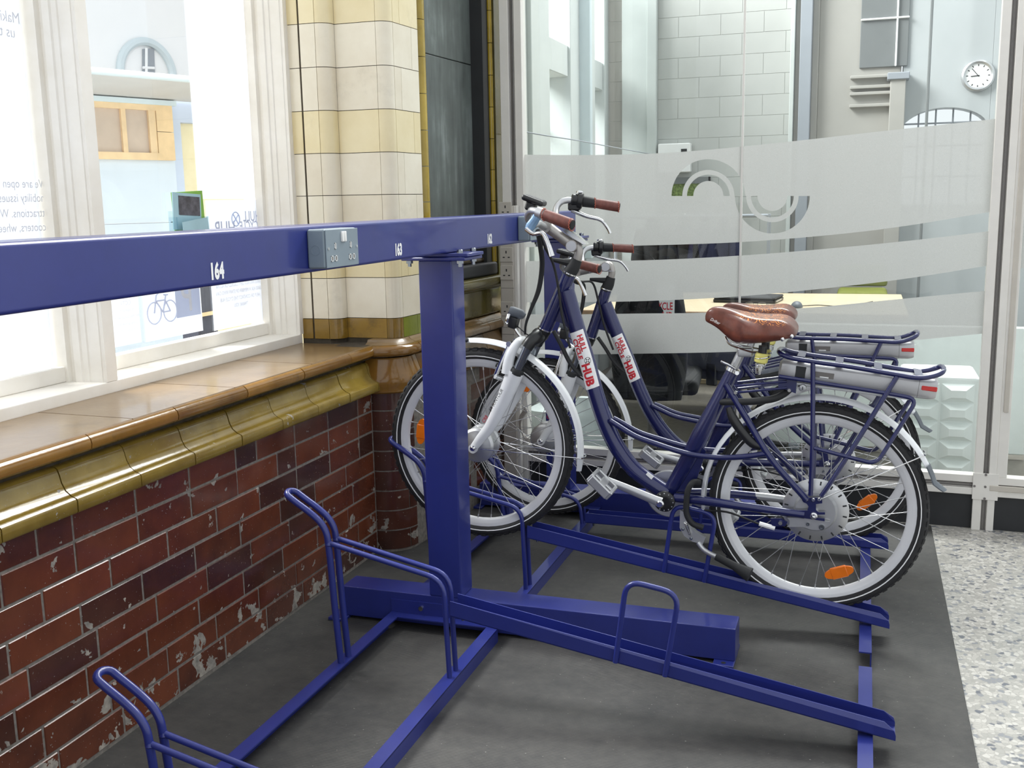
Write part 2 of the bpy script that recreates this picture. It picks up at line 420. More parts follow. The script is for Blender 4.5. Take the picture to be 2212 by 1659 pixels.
    def build(s, name, mat, parent=None, ang=38):
        o = link(name, s.mesh(name, mat, ang), parent)
        if s.wn: m = o.modifiers.new('wn', 'WEIGHTED_NORMAL'); m.keep_sharp = True
        return o
def link(name, me, parent=None, loc=None, M=None):
    o = bpy.data.objects.new(name, me); COL.objects.link(o)
    if parent: o.parent = parent
    if M is not None: o.matrix_local = M
    elif loc is not None: o.location = loc
    return o
def thing(name, label, cat, loc=(0, 0, 0), group=None, rot=None):
    o = bpy.data.objects.new(name, None); COL.objects.link(o); o.location = loc; o.empty_display_size = 0.05
    if rot is not None: o.rotation_euler = rot
    o['label'] = label; o['category'] = cat
    if group: o['group'] = group
    return o
def tag(o, label, cat, group=None):
    o['label'] = label; o['category'] = cat
    if group: o['group'] = group
    return o
def struct(o): o['kind'] = 'structure'; return o
def sroot(name, loc=(0, 0, 0)):
    o = bpy.data.objects.new(name, None); COL.objects.link(o); o.location = loc; o['kind'] = 'structure'; return o
_txt = {}
def text_pts(s, size=1.0, bold=0.0, align='CENTER', shear=0.0):
    """flat glyph mesh: (list of (x, y), faces)"""
    key = (s, bold, align, shear)
    if key not in _txt:
        cu = bpy.data.curves.new('t', 'FONT'); cu.body = s; cu.size = 1.0; cu.offset = bold; cu.align_x = align; cu.align_y = 'CENTER'; cu.shear = shear; cu.resolution_u = 3
        o = bpy.data.objects.new('t', cu); COL.objects.link(o)
        dg = bpy.context.evaluated_depsgraph_get(); me = bpy.data.meshes.new_from_object(o.evaluated_get(dg))
        _txt[key] = ([(v.co.x, v.co.y) for v in me.vertices], [tuple(p.vertices) for p in me.polygons])
        bpy.data.objects.remove(o); bpy.data.curves.remove(cu); bpy.data.meshes.remove(me)
    v, f = _txt[key]
    return [(x * size, y * size) for x, y in v], f
def text_mb(mb, s, org, ux, uy, size, bold=0.0, wx=1.0, align='CENTER', shear=0.0, fn=None):
    v, f = text_pts(s, size, bold, align, shear)
    if fn:                         # bent lettering: cut the glyphs fine enough to follow the curve
        b = bmesh.new(); vs = [b.verts.new((x * wx, y, 0)) for x, y in v]
        for q_ in f:
            try: b.faces.new([vs[k] for k in q_])
            except ValueError: pass
        bmesh.ops.triangulate(b, faces=b.faces[:])
        for _ in range(3):
            ed = [e for e in b.edges if abs(e.verts[0].co.y - e.verts[1].co.y) > 0.004]
            if ed: bmesh.ops.subdivide_edges(b, edges=ed, cuts=1); bmesh.ops.triangulate(b, faces=b.faces[:])
        b.verts.index_update(); v = [(k.co.x / wx, k.co.y) for k in b.verts]; f = [tuple(k.index for k in g.verts) for g in b.faces]; b.free()
    i = len(mb.v); org = Vector(org); ux = Vector(ux); uy = Vector(uy)
    for x, y in v: mb.v.append(fn(x * wx, y) if fn else org + ux * (x * wx) + uy * y)
    mb.f += [tuple(i + k for k in q) for q in f]; return mb
# ================================================================== the setting
fl = MB().box((-0.9, -2.5, -0.1), (7.5, 4.62, -0.005)).build('floor', 'terrazzo', None, 0); struct(fl)
mat_o = MB().rbox((-0.02, -1.6, -0.005), (2.12, 4.545, 0.0), 0.002, 1).build('rubber_mat', 'ribbed_mat')
tag(mat_o, 'black ribbed rubber mat lying under the blue bike rack', 'mat')

CH = 0.0815                       # brick course
NC = 8
ZT = 0.66
_brick = {}
def brick_mesh(l, h, d, mat, key='b'):
    k = (round(l, 3), round(h, 3), round(d, 3), mat)
    if k not in _brick: _brick[k] = MB().rbox((-d, 0, 0), (0, l, h), 0.0022, 1).mesh('brick', mat, 0)
    return _brick[k]
# ---- low brick wall under the windows
wl = sroot('wall_left')
MB().box((-0.42, -1.2, 0.0), (-0.0025, 3.66, 0.668)).build('mortar', 'mortar', wl, 0)
BL = 0.2345
for c in range(NC):
    z = ZT - CH * (c + 1)
    y = 0.43 + (0.0 if c % 2 == 0 else BL * 0.5) + 0.012
    if c == 4: y += 0.05
    if c == 6: y -= 0.04
    while y < 3.60:
        L = BL
        if random.random() < 0.10: L = BL * 0.5
        e = min(y + L - 0.006, 3.604)
        if e - y > 0.03:
            dx = random.uniform(-0.0015, 0.0008)
            link('brick', brick_mesh(e - y, CH - 0.006, 0.06, 'brick_dark' if random.random() < 0.25 else 'brick_glaze'), wl, (dx, y, z + 0.003))
        y += L
# ---- moulded glazed tiles: sill ledge, bead and cove
def piece(stations, prof, closed=True):
    mb = MB(); rows = [[Vector((p[0] + n[0] * d, p[1] + n[1] * d, z)) for d, z in prof] for p, n in stations]
    mb.grid(rows, closed_u=True)
    k = len(prof); i1 = len(mb.v) - k
    mb.f.append(tuple(range(k))); mb.f.append(tuple(range(i1, i1 + k))); return mb
COVE = [(-0.05, 0.664), (0.043, 0.664), (0.046, 0.668), (0.046, 0.694), (0.043, 0.699), (0.030, 0.704), (0.014, 0.716), (0.004, 0.735), (-0.001, 0.755), (-0.006, 0.768), (-0.014, 0.773), (-0.05, 0.773)]
BEAD = [(-0.05, 0.793), (0.008, 0.793), (0.020, 0.796), (0.029, 0.803), (0.031, 0.814), (0.028, 0.826), (0.018, 0.835), (0.008, 0.8375), (-0.05, 0.8375)]
LEDGE = [(-0.32, 0.815), (0.010, 0.815), (0.013, 0.836), (0.011, 0.839), (-0.32, 0.8415)]
tr1 = sroot('trim_1')
def run(name, prof, mat, y0, y1, L, ph, j=0.004):
    y = y0 + ph
    first = True; a = y0
    while a < y1 - 0.01:
        b = min(y, y1)
        if b - a > 0.02:
            o = piece([((0, a), (1, 0)), ((0, b - j), (1, 0))], prof).build(name, mat, tr1); o.location.x = random.uniform(-0.001, 0.001)
        a = b; y += L
run('cove_tile', COVE, 'olive_glaze', 0.43, 3.60, 0.2345, 0.10)
run('bead_tile', BEAD, 'ochre_bead', 0.43, 3.60, 0.345, 0.21)
run('ledge_tile', LEDGE, 'brown_ledge', 0.43, 3.62, 0.47, 0.36)
MB().box((-0.3, 0.43, 0.66), (-0.028, 3.62, 0.816)).build('bedding', 'dark_joint', tr1, 0)

# ---- the glazed pier at the end of the windows; beyond it the wall turns a little
A45 = math.radians(4.5)
MW = Matrix.Translation((0.126, 3.81, 0)) @ Matrix.Rotation(-A45, 4, 'Z')
NW = (math.cos(A45), -math.sin(A45)); 
def wp(x, y): q = MW @ Vector((x, y, 0)); return (q.x, q.y)
wpil = sroot('wall_pillar')
CX, CY, CR = 0.004, 3.733, 0.122
a_end = -A45
def arc_st(d_in, a0, a1, n=8):
    return [((CX + (CR + d_in) * math.cos(t), CY + (CR + d_in) * math.sin(t)), (math.cos(t), math.sin(t))) for t in [a0 + (a1 - a0) * k / n for k in range(n + 1)]]
core = [(-0.45, 3.66), (-0.30, 3.63), (-0.02, 3.62)] + [p for p, n in arc_st(-0.003, -PI / 2, a_end)] + [wp(-0.003, 0.93), (-0.45, 4.72)]
MB().prism([(x, y, 0) for x, y in core], (0, 0, 0.66)).build('mortar', 'mortar', wpil, 0)
MB().prism([(x * 0.9 - 0.02, y, 0.66) for x, y in core], (0, 0, 0.14)).build('bedding', 'dark_joint', wpil, 0)
for c in range(NC):
    z = ZT - CH * (c + 1) + 0.003; h = CH - 0.006
    rect = [(-0.05, z), (0, z), (0, z + h), (-0.05, z + h)]
    s1 = [((-0.06, CY - CR), (0, -1)), ((CX, CY - CR), (0, -1))]
    mid = -PI / 2 + (1.1 if c % 2 else 1.48)
    piece(s1 + arc_st(0, -PI / 2, mid), rect).build('curved_brick', 'brick_dark', wpil)
    piece(arc_st(0, mid + 0.04, a_end + 0.001, 4), rect).build('curved_brick', 'brick_dark', wpil) if mid + 0.06 < a_end else None
    y = -0.085
    y += 0.0 if c % 2 else 0.06
    if c % 2 == 0: link('brick', brick_mesh(0.06, h, 0.05, 'brick_glaze'), wpil, M=MW @ Matrix.Translation((0, -0.085, z)))
    while y < 0.84:
        e = min(y + BL - 0.006, 0.86)
        link('brick', brick_mesh(e - y, h, 0.05, 'brick_glaze' if random.random() < 0.7 else 'brick_dark'), wpil, M=MW @ Matrix.Translation((random.uniform(-0.001, 0.001), y, z)))
        y += BL
# mouldings round the pier
def pier_run(name, prof, mats, joints):
    s1 = [((-0.02, CY - CR), (0, -1)), ((CX, CY - CR), (0, -1))]
    piece(s1 + arc_st(0, -PI / 2, a_end, 12)[1:] + [(wp(0, -0.05), NW)], prof).build(name, mats[0], wpil)
    a = -0.047
    for b in joints:
        piece([(wp(0, a), NW), (wp(0, b - 0.004), NW)], prof).build(name, mats[1] if b < 0.3 else mats[2], wpil); a = b
COVE2 = [(-0.05, 0.650), (0.020, 0.650), (0.026, 0.656), (0.026, 0.672), (0.034, 0.690), (0.030, 0.712), (0.020, 0.738), (0.010, 0.765), (0.0, 0.787), (-0.05, 0.787)]
pier_run('cove_tile', COVE2, ('ochre_bead', 'ochre_bead', 'brown_dark'), (0.12, 0.35, 0.6, 0.86))
pier_run('bead_tile', BEAD, ('ochre_bead', 'ochre_bead', 'brown_dark'), (0.12, 0.36, 0.62, 0.86))
SUB = [(-0.09, 0.838), (0.003, 0.838), (-0.004, 0.842), (-0.018, 0.848), (-0.024, 0.857), (-0.09, 0.857)]
pier_run('skirting_tile', SUB, ('brown_ledge', 'brown_ledge', 'brown_dark'), (0.10, 0.34, 0.6, 0.86))
MB().box((-0.2, 3.55, 0.785), (0.0, 3.70, 0.84)).build('bedding', 'dark_joint', wpil, 0)

# cream tiles: stepped plan, corner rounded
TC = 0.1594; TZ0 = 0.938
UX = -0.026
e0 = wp(UX, -0.085)
Yp1, Yp2, X1 = 3.622, 3.682, -0.128
R2 = 0.05; C2 = (e0[0] - R2 * math.cos(A45), e0[1] + R2 * math.sin(A45)); 
Yp2 = C2[1] - R2
R1 = 0.05; C1 = (X1 - R1, Yp1 + R1)
def arc2(c, r, a0, a1, n=6): return [((c[0] + r * math.cos(t), c[1] + r * math.sin(t)), (math.cos(t), math.sin(t))) for t in [a0 + (a1 - a0) * k / n for k in range(n + 1)]]
coreU = [(-0.30, Yp1 + 0.004), (C1[0], Yp1 + 0.004), (X1 - 0.006, Yp1 + R1), (X1 - 0.006, Yp2 + 0.004), (C2[0], Yp2 + 0.004)] + [p for p, n in arc2(C2, R2 - 0.004, -PI / 2 + 0.2, -A45)] + [wp(UX - 0.004, 0.115), wp(-0.2, 0.115), (-0.45, 3.9)]
MB().prism([(x, y, 0.838) for x, y in coreU], (0, 0, 2.45)).build('bedding', 'dark_joint', wpil, 0)
segs_x = [([((-0.296, Yp1), (0, -1)), ((-0.252, Yp1), (0, -1))]), ([((-0.244, Yp1), (0, -1)), ((C1[0] - 0.002, Yp1), (0, -1))]),
          (arc2(C1, R1, -PI / 2, 0, 6) + [((X1, Yp2 - 0.0005), (1, 0))]), ([((X1 + 0.0005, Yp2), (0, -1)), ((C2[0] - 0.001, Yp2), (0, -1))]), (arc2(C2, R2, -PI / 2 + 0.01, -A45 - 0.01, 8))]
for k in range(-1, 15):
    z0 = 0.858 if k < 0 else TZ0 + TC * k; z1 = TZ0 - 0.0025 if k < 0 else z0 + TC - 0.0025
    rect = [(-0.02, z0), (0, z0), (0, z1), (-0.02, z1)]
    m = 'brown_tile' if k < 0 else ('cream_yellow' if k in (4, 7, 11, 1) else 'cream_tile')
    for st in segs_x: piece(st, rect).build('tile', m, wpil)
    cut = (-0.083, -0.03 if k % 2 else 0.06, 0.115) if k >= 0 else (-0.083, 0.035, 0.115)
    for a, b in zip(cut[:-1], cut[1:]):
        piece([(wp(UX, a), NW), (wp(UX, b - 0.002), NW)], rect).build('tile', 'green_tile' if k < 0 else m, wpil)
# ---- recess with the dark panel, framed by yellow trim tiles
wrec = sroot('wall_recess')
def lbox(lo, hi, name, mat, par, r=0.0, M=None, seg=1):
    mb = MB()
    if r: mb.rbox(lo, hi, r, seg, M or MW)
    else: mb.box(lo, hi, M or MW)
    return mb.build(name, mat, par, 38 if r else 0)
lbox((-0.5, 0.115, 0.80), (-0.14, 0.95, 3.28), 'backing', 'dark_joint', wrec)
lbox((-0.139, 0.20, 1.12), (-0.115, 0.80, 1.995), 'panel', 'dark_panel', wrec, 0.002)
lbox((-0.139, 0.20, 1.998), (-0.115, 0.80, 3.28), 'panel', 'dark_panel', wrec, 0.002)
lbox((-0.139, 0.79, 1.10), (-0.055, 0.85, 3.28), 'reveal', 'kick_black', wrec); lbox((-0.139, 0.868, 0.80), (-0.03, 1.0, 3.28), 'infill', 'olive_dark', wrec)
for side, (ya, yb) in enumerate(((0.117, 0.20), (0.852, 0.872))):
    z = 1.10
    while z < 3.25:
        mb = MB(); mb.tube([MW @ Vector((-0.05, (ya + yb) / 2, z)), MW @ Vector((-0.05, (ya + yb) / 2, z + 0.14))], 0.03 if side == 0 else 0.012, 12)
        mb.box((-0.12, ya, z), (-0.048, yb, z + 0.14), MW)
        mb.build('trim_tile', 'yellow_trim', wrec); z += 0.1425
for (lo, hi, m, n) in (((-0.14, 0.2, 1.04), (-0.03, 0.86, 1.10), 'kick_black', 'sill'), ((-0.12, 0.2, 1.10), (-0.07, 0.86, 1.125), 'bronze', 'sill'), ((-0.14, 0.117, 0.98), (-0.012, 0.88, 1.04), 'olive_dark', 'moulding'), ((-0.14, 0.117, 0.858), (-0.03, 0.88, 0.985), 'olive_dark', 'moulding')):
    lbox(lo, hi, n, m, wrec, 0.012, None, 3)
MB().tube([MW @ Vector((-0.012, 0.118, 1.015)), MW @ Vector((-0.012, 0.88, 1.015))], 0.026, 14).build('bead_tile', 'olive_dark', wrec)

# ---- window in the left wall
win = sroot('window_1')
XF, XG = -0.295, -0.450
WZ0, WZ1 = 0.84, 3.15
def wbox(lo, hi, name='frame_rail', mat='window_paint', r=0.004): return MB().rbox(lo, hi, r, 2).build(name, mat, win)
wbox((-0.50, 0.30, WZ0), (XF, 3.615, 0.876), 'sill')
wbox((-0.50, 0.30, WZ1), (XF, 3.615, 3.30), 'head')
YM0, YM1 = 2.476, 2.522
def mould(y, s, z0, z1, parent, name):
    """moulded upright seen from its side; s is the side the mould faces"""
    prof = [(XF, 0.0), (XF - 0.012, 0.0), (XF - 0.014, 0.004), (XF - 0.055, 0.004), (XF - 0.058, 0.010), (XF - 0.075, 0.012), (XF - 0.079, 0.020), (XF - 0.10, 0.024), (XF - 0.104, 0.012), (XF - 0.118, 0.010), (XF - 0.122, 0.034), (-0.462, 0.036), (-0.50, 0.036)]
    return prof
def upright(y0, y1, z0, z1, name, near=True, far=True):
    pr = mould(0, 0, 0, 0, None, '')
    pr = [(x, d * 0.62) for x, d in pr]
    poly = [(x, y0 - (d if near else 0)) for x, d in pr] + [(x, y1 + (d if far else 0)) for x, d in reversed(pr)]
    MB().prism([(x, y, z0) for x, y in poly], (0, 0, z1 - z0)).build(name, 'window_paint', win, 30)
upright(YM0, YM1, 0.876, WZ1, 'mullion')
upright(3.596, 3.66, 0.876, WZ1, 'jamb', True, False)
upright(0.95, 1.0, 0.876, WZ1, 'mullion')
for (ya, yb) in ((1.0, YM0), (YM1, 3.596)):
    wbox((XG - 0.02, ya + 0.020, 0.876), (-0.425, yb - 0.020, 0.922), 'sash_rail')
    wbox((XG - 0.02, ya + 0.020, 3.07), (-0.425, yb - 0.020, WZ1), 'sash_rail')
    MB().box((XG - 0.004, ya + 0.015, 0.915), (XG, yb - 0.015, 3.08)).build('pane', 'glass_window', win, 0)
lw = MB().box((-0.50, -1.2, 3.30), (-0.30, 3.9, 4.6)); lw.box((-0.5, -1.2, 0.84), (-0.30, 0.95, 3.30)); lw.build('upper_wall', 'office_beige', wl, 0)

# ---- glass partition across the end
AP = math.radians(2.4)
MP = Matrix.Translation((2.276, 4.57, 0)) @ Matrix.Rotation(-AP, 4, 'Z')
NP = (MP.to_3x3() @ Vector((0, 1, 0))).normalized()
def onP(px, py, off=0.0): return onPlane(px, py, MP @ Vector((0, off, 0)), NP)
wg = sroot('wall_glass')
PT = 3.2
def pbox(lo, hi, name, mat, r=0.0015): return MB().rbox(lo, hi, r, 1, MP).build(name, mat, wg, 30) if r else MB().box(lo, hi, MP).build(name, mat, wg, 0)
def slotted(x0, x1, z0, z1, vertical=True, name='post'):
    """aluminium profile with a dark slot along its face"""
    if vertical:
        w = x1 - x0; a = x0 + w * 0.40; b = x0 + w * 0.66
        mb = MB(); mb.rbox((x0, -0.03, z0), (a, 0.03, z1), 0.0015, 1, MP); mb.rbox((b, -0.03, z0), (x1, 0.03, z1), 0.0015, 1, MP); mb.box((a - 0.001, -0.010, z0), (b + 0.001, 0.028, z1), MP)
        o = mb.build(name, 'aluminium', wg, 30)
        m2 = MB(); m2.box((a + 0.003, -0.014, z0), (a + 0.008, -0.0095, z1), MP); m2.box((b - 0.008, -0.014, z0), (b - 0.003, -0.0095, z1), MP); m2.box((a + 0.011, -0.020, z0), (a + 0.015, -0.0095, z1), MP)
        m2.build('slot_seal', 'groove_grey', o, 0)
    else:
        h = z1 - z0; a = z0 + h * 0.34; b = z0 + h * 0.62
        mb = MB(); mb.rbox((x0, -0.028, z0), (x1, 0.03, a), 0.0015, 1, MP); mb.rbox((x0, -0.028, b), (x1, 0.03, z1), 0.0015, 1, MP); mb.box((x0, -0.010, a - 0.001), (x1, 0.028, b + 0.001), MP)
        o = mb.build(name, 'aluminium', wg, 30)
        m2 = MB(); m2.box((x0, -0.014, a + 0.004), (x1, -0.0095, a + 0.008), MP); m2.box((x0, -0.020, b - 0.010), (x1, -0.0095, b - 0.004), MP); m2.build('slot_seal', 'groove_grey', o, 0)
    return o
XL = -2.07
slotted(0.0, 0.083, -0.005, PT)
slotted(XL, XL + 0.105, -0.005, PT)
slotted(XL + 0.105, 0.0, 0.145, 0.228, False, 'rail')
slotted(XL + 0.105, 0.0, PT - 0.08, PT, False, 'rail')
slotted(0.083, 1.15, 0.142, 0.225, False, 'rail'); slotted(0.083, 1.15, PT - 0.08, PT, False, 'rail')
pbox((XL + 0.105, -0.006, -0.005), (0.0, 0.006, 0.146), 'kick_board', 'kick_black')
pbox((0.083, -0.006, -0.005), (1.15, 0.006, 0.143), 'kick_board', 'kick_black')
pbox((-0.004, -0.034, 0.128), (0.093, -0.029, 0.24), 'joint_plate', 'aluminium', 0.001)
for x, z in ((0.044, 0.235), (0.044, 0.134), (0.003, 0.184), (0.044, 0.184)): MB().cyl(MP @ Vector((x, -0.036, z)), MP @ Vector((x, -0.0335, z)), 0.005, 10).build('screw', 'groove_grey', wg)
pbox((0.06, -0.036, 0.168), (1.15, -0.029, 0.192), 'cover_strip', 'trunking_cream', 0.002)
slotted(1.07, 1.15, -0.005, PT)
pbox((0.083, -0.028, 0.225), (0.122, 0.03, PT - 0.08), 'door_stile', 'aluminium')
pbox((0.094, -0.034, 0.50), (0.113, -0.028, 2.3), 'door_strip', 'trunking_cream', 0.002)
JX = (onP(1600, 500).x - 2.276)
for a, b in ((XL + 0.10, JX - 0.003), (JX + 0.003, 0.004), (0.118, 1.075)):
    MB().box((a, -0.004, 0.222), (b, 0.004, PT - 0.076), MP).build('pane', 'glass_clear', wg, 0)
pbox((JX - 0.004, -0.006, 0.222), (JX + 0.004, 0.006, PT - 0.076), 'glazing_seal', 'aluminium', 0)
# frosted film on the glass, with the cut-out sign
MPI = MP.inverted()
def pl(px, py): q = MPI @ onP(px, py, -0.005); return (q.x, q.z)
def film(name, outer, holes=()):
    cu = bpy.data.curves.new('c', 'CURVE'); cu.dimensions = '2D'; cu.fill_mode = 'BOTH'
    for poly in (outer,) + tuple(holes):
        sp = cu.splines.new('POLY'); sp.points.add(len(poly) - 1); sp.use_cyclic_u = True
        for q, (x, y) in zip(sp.points, poly): q.co = (x, y, 0, 1)
    o = bpy.data.objects.new('c', cu); COL.objects.link(o)
    me = bpy.data.meshes.new_from_object(o.evaluated_get(bpy.context.evaluated_depsgraph_get()))
    mb = MB(); mb.v = [MP @ Vector((v.co.x, -0.0055, v.co.y)) for v in me.vertices]; mb.f = [tuple(p.vertices) for p in me.polygons]
    bpy.data.objects.remove(o); bpy.data.curves.remove(cu); bpy.data.meshes.remove(me)
    return mb.build(name, 'frost_film', wg, 0)
def crv(l): return [(q.x, q.y) for q in spline([(a, b, 0) for a, b in l], 5)]
def band(top, bot, holes=()):
    return film('frosted_band', [pl(*p) for p in crv(top)] + [pl(*p) for p in reversed(crv(bot))], holes)
def lg(x, y): return pl(1400 + x * 0.18083, 320 + y * 0.18083)
def half(cx, cy, r, a0, a1, n=28): return [(cx + r * math.cos(t), cy - r * math.sin(t)) for t in [a0 + (a1 - a0) * k / n for k in range(n + 1)]]
c1, c2 = (720, 572), (1485, 572)
sA = half(*c1, 440, PI, 0.02) + half(*c2, 313, PI, 2 * PI) + list(reversed(half(*c2, 447, PI + 0.02, 2 * PI))) + list(reversed(half(*c1, 312, PI, 0)))
sB = half(*c1, 255, PI, 0) + list(reversed(half(*c1, 180, PI, 0)))
sC = half(*c2, 255, PI, 2 * PI) + list(reversed(half(*c2, 178, PI, 2 * PI)))
holes = [[lg(*p) for p in s] for s in (sA, sB, sC)]
band([(1128, 334), (1250, 335), (1400, 332), (1500, 326), (1600, 317), (1750, 301), (1900, 284), (2158, 256)], [(1128, 534), (1240, 533), (1400, 530), (1600, 523), (1800, 507), (1950, 489), (2144, 457)], holes)
band([(1128, 564), (1230, 564), (1400, 562), (1600, 552), (1800, 536), (2000, 516), (2140, 499)], [(1126, 653), (1240, 653), (1400, 650), (1600, 640), (1800, 621), (1950, 603), (2134, 574)])
band([(1126, 679), (1230, 679), (1400, 677), (1500, 676), (1742, 665), (1922, 648), (2132, 628)], [(1124, 766), (1230, 766), (1380, 764), (1582, 760), (1800, 750), (1973, 735), (2128, 720)])
band([(2166, 260), (2190, 252), (2230, 240), (2300, 230)], [(2150, 590), (2180, 585), (2230, 575), (2300, 560)])
# ================================================================== the bike rack
rk = thing('bike_rack', 'blue steel two-post bike rack with numbered top beam on the black mat', 'bike rack', (0.556, 2.98, 0.0))
RB = Vector(rk.location)
class RM(MB):
    def build(s, name, mat='rack_blue', parent=None, ang=38):
        par = parent or rk
        s.v = [v - RB for v in s.v]
        return MB.build(s, name, mat, par, ang)
YB = ((0.62, 0.725), (2.965, 3.07), (4.30, 4.405))
for ya, yb in YB:
    RM().rbox((0.18, ya, 0.010), (1.488, yb, 0.113), 0.004, 2).build('base_beam')
    RM().rbox((0.50, ya, 0.112), (0.612, yb, 1.206), 0.006, 2).build('post')
    RM().rbox((0.455, ya - 0.025, 1.205), (0.665, yb + 0.025, 1.2155), 0.002, 1).build('flange_plate')
    RM().rbox((0.455, ya - 0.020, 1.2165), (0.672, yb + 0.020, 1.2275), 0.002, 1).build('flange_plate')
    for bx in (0.642, 0.474):
        for by in (ya - 0.004, yb + 0.004):
            RM().lathe([(0.0, 1.2385), (0.008, 1.2385), (0.010, 1.2365), (0.010, 1.2275), (0.006, 1.2275), (0.006, 1.205), (0.011, 1.205), (0.011, 1.196), (0.006, 1.196), (0.006, 1.186), (0, 1.186)], (bx, by, 0), (0, 0, 1), 8).build('bolt', 'steel_tube')
    for bx in (0.14, 1.425):
        f = RM(); f.rbox((bx, ya - 0.035, 0.0), (bx + 0.062, yb + 0.03, 0.0105), 0.002, 1).build('foot_plate')
    RM().lathe([(0.0, 0.0113), (0.007, 0.0113), (0.007, 0.0100), (0, 0.0100)], (1.456, ya - 0.018, 0), (0, 0, 1), 12).build('bolt_hole', 'kick_black')
# top beam
beam = RM().rbox((0.51, 0.45, 1.228), (0.612, 4.43, 1.335), 0.008, 3).build('top_beam')
def number(s, y):
    m = MB(); text_mb(m, s, V(0.6128, y, 1.2555) - RB, (0, 1, 0), (0, 0, 1), 0.0425, 0.05, 0.74)
    m.build('number_decal', 'print_white', beam, 0)
number('164', 1.740); number('163', 2.582); number('162', 3.312)
# floor rails (steel angle)
def rail_y(x0, x1, y0, y1, flange_left):
    m = RM(); m.box((x0, y0, 0.041), (x1, y1, 0.045))
    m.box((x0, y0, 0.0), (x0 + 0.004, y1, 0.0425)) if flange_left else m.box((x1 - 0.004, y0, 0.0), (x1, y1, 0.0425))
    m.build('floor_rail', ang=0)
for y0, y1 in ((0.74, 2.925), (3.11, 4.262)):
    rail_y(0.363, 0.403, y0, y1, True); rail_y(0.712, 0.750, y0, y1, False)
rail_y(1.838, 1.874, 0.70, 2.962, False); rail_y(1.838, 1.874, 3.062, 4.30, False)
for ya, sgn in ((0.725, 1), (2.965, -1), (3.07, 1), (4.30, -1)):
    m = RM(); y1 = ya + sgn * 0.042
    m.box((0.363, min(ya, y1), 0.0405), (0.750, max(ya, y1), 0.0445))
    m.box((0.363, min(ya, ya + sgn * 0.004), 0.0445), (0.750, max(ya, ya + sgn * 0.004), 0.088)); br = m.build('rail_bracket', ang=0)
    for bx in (0.471, 0.665): RM().lathe([(0, sgn * 0.010), (0.008, sgn * 0.010), (0.009, sgn * 0.003), (0.009, 0)], (bx, ya, 0.067), (0, 1, 0), 10).build('bolt', 'chrome', br)
# hoops and wheel channels
def hoop(Yc, low):
    dz = -0.187 if low else 0.0; g = 0.0235
    side = [(0.386, 0.043), (0.374, 0.22 + dz * 0.5), (0.364, 0.405 + dz), (0.358, 0.445 + dz), (0.340, 0.474 + dz), (0.312, 0.497 + dz), (0.262, 0.529 + dz)]
    tip = (0.244, 0.541 + dz)
    near = [V(x, Yc - g, z) for x, z in side]; far = [V(x, Yc + g, z) for x, z in reversed(side)]
    arc = [V(tip[0] - 0.016 * math.sin(t), Yc - g * math.cos(t), tip[1] + 0.010 * math.sin(t)) for t in [PI * k / 8 for k in range(9)]]
    path = spline(near, 4) + arc + spline(far, 4)
    h = RM().tube(path, 0.0098, 12).build('wheel_hoop')
    for s in (-1, 1):
        y = Yc + s * g
        p = fillet([V(0.366, y, 0.412 + dz), V(0.722, y, 0.335 + dz), V(0.732, y, 0.043)], 0.05, 6)
        RM().tube(p, 0.0075, 10).build('hoop_bar', parent=h) if False else RM().tube(p, 0.0078, 10).build('hoop_bar')
        RM().lathe([(0.009, 0.0), (0.012, 0.004), (0.009, 0.012)], (0.366, y, 0.404 + dz), (0, 0, 1), 10).build('weld')
def channel(Yc, low, loop=True, xe=1.927):
    if low: a, b, c, d = (0.748, 0.052), (xe + 0.012, 0.046), 0.042, 0.034
    else: a, b, c, d = (0.743, 0.233), (xe, 0.0445), 0.045, 0.036
    w = 0.031; t = 0.003
    m = RM()
    for s in (-1, 1):
        y = Yc + s * w
        poly = [(a[0], a[1]), (b[0], b[1]), (b[0], b[1] + 0.014), (b[0] - 0.004, b[1] + 0.026), (b[0] - 0.028, b[1] + 0.040 + (0.004 if not low else 0)), (a[0], a[1] + c)]
        pts = []
        for x, z in poly: pts.append(V(x, y + (s * 0.006 if x > b[0] - 0.01 else 0), z))
        m.prism(pts, (0, -s * t, 0))
    m.prism([V(a[0], Yc - w, a[1]), V(b[0], Yc - w - 0.006, b[1]), V(b[0], Yc + w + 0.006, b[1]), V(a[0], Yc + w, a[1])], (0, 0, t))
    ch = m.build('wheel_channel', ang=0)
    sl = (b[1] - a[1]) / (b[0] - a[0])
    zz = lambda x: a[1] + (x - a[0]) * sl
    if loop:
        y = Yc - w - 0.0085; k = 0.0 if not low else 0.012
        x0, x1 = 1.219, 1.352
        p = fillet([V(x0, y, zz(x0) + 0.004), V(x0 + 0.030, y, zz(x0) + 0.238), V(x1 + 0.036, y, zz(x1) + 0.236), V(x1, y, zz(x1) + 0.004)], 0.045, 6)
        RM().tube(p, 0.0075, 10).build('guard_loop')
    RM().cyl(V(a[0] + 0.03, Yc - 0.012, a[1] - 0.016), V(a[0] + 0.03, Yc - 0.012, a[1] + 0.001), 0.004, 8).build('bolt', 'steel_tube')
    return ch
for Yc, low in ((1.755, True), (2.585, False), (3.297, False), (4.068, True)):
    hoop(Yc, low); channel(Yc, low)
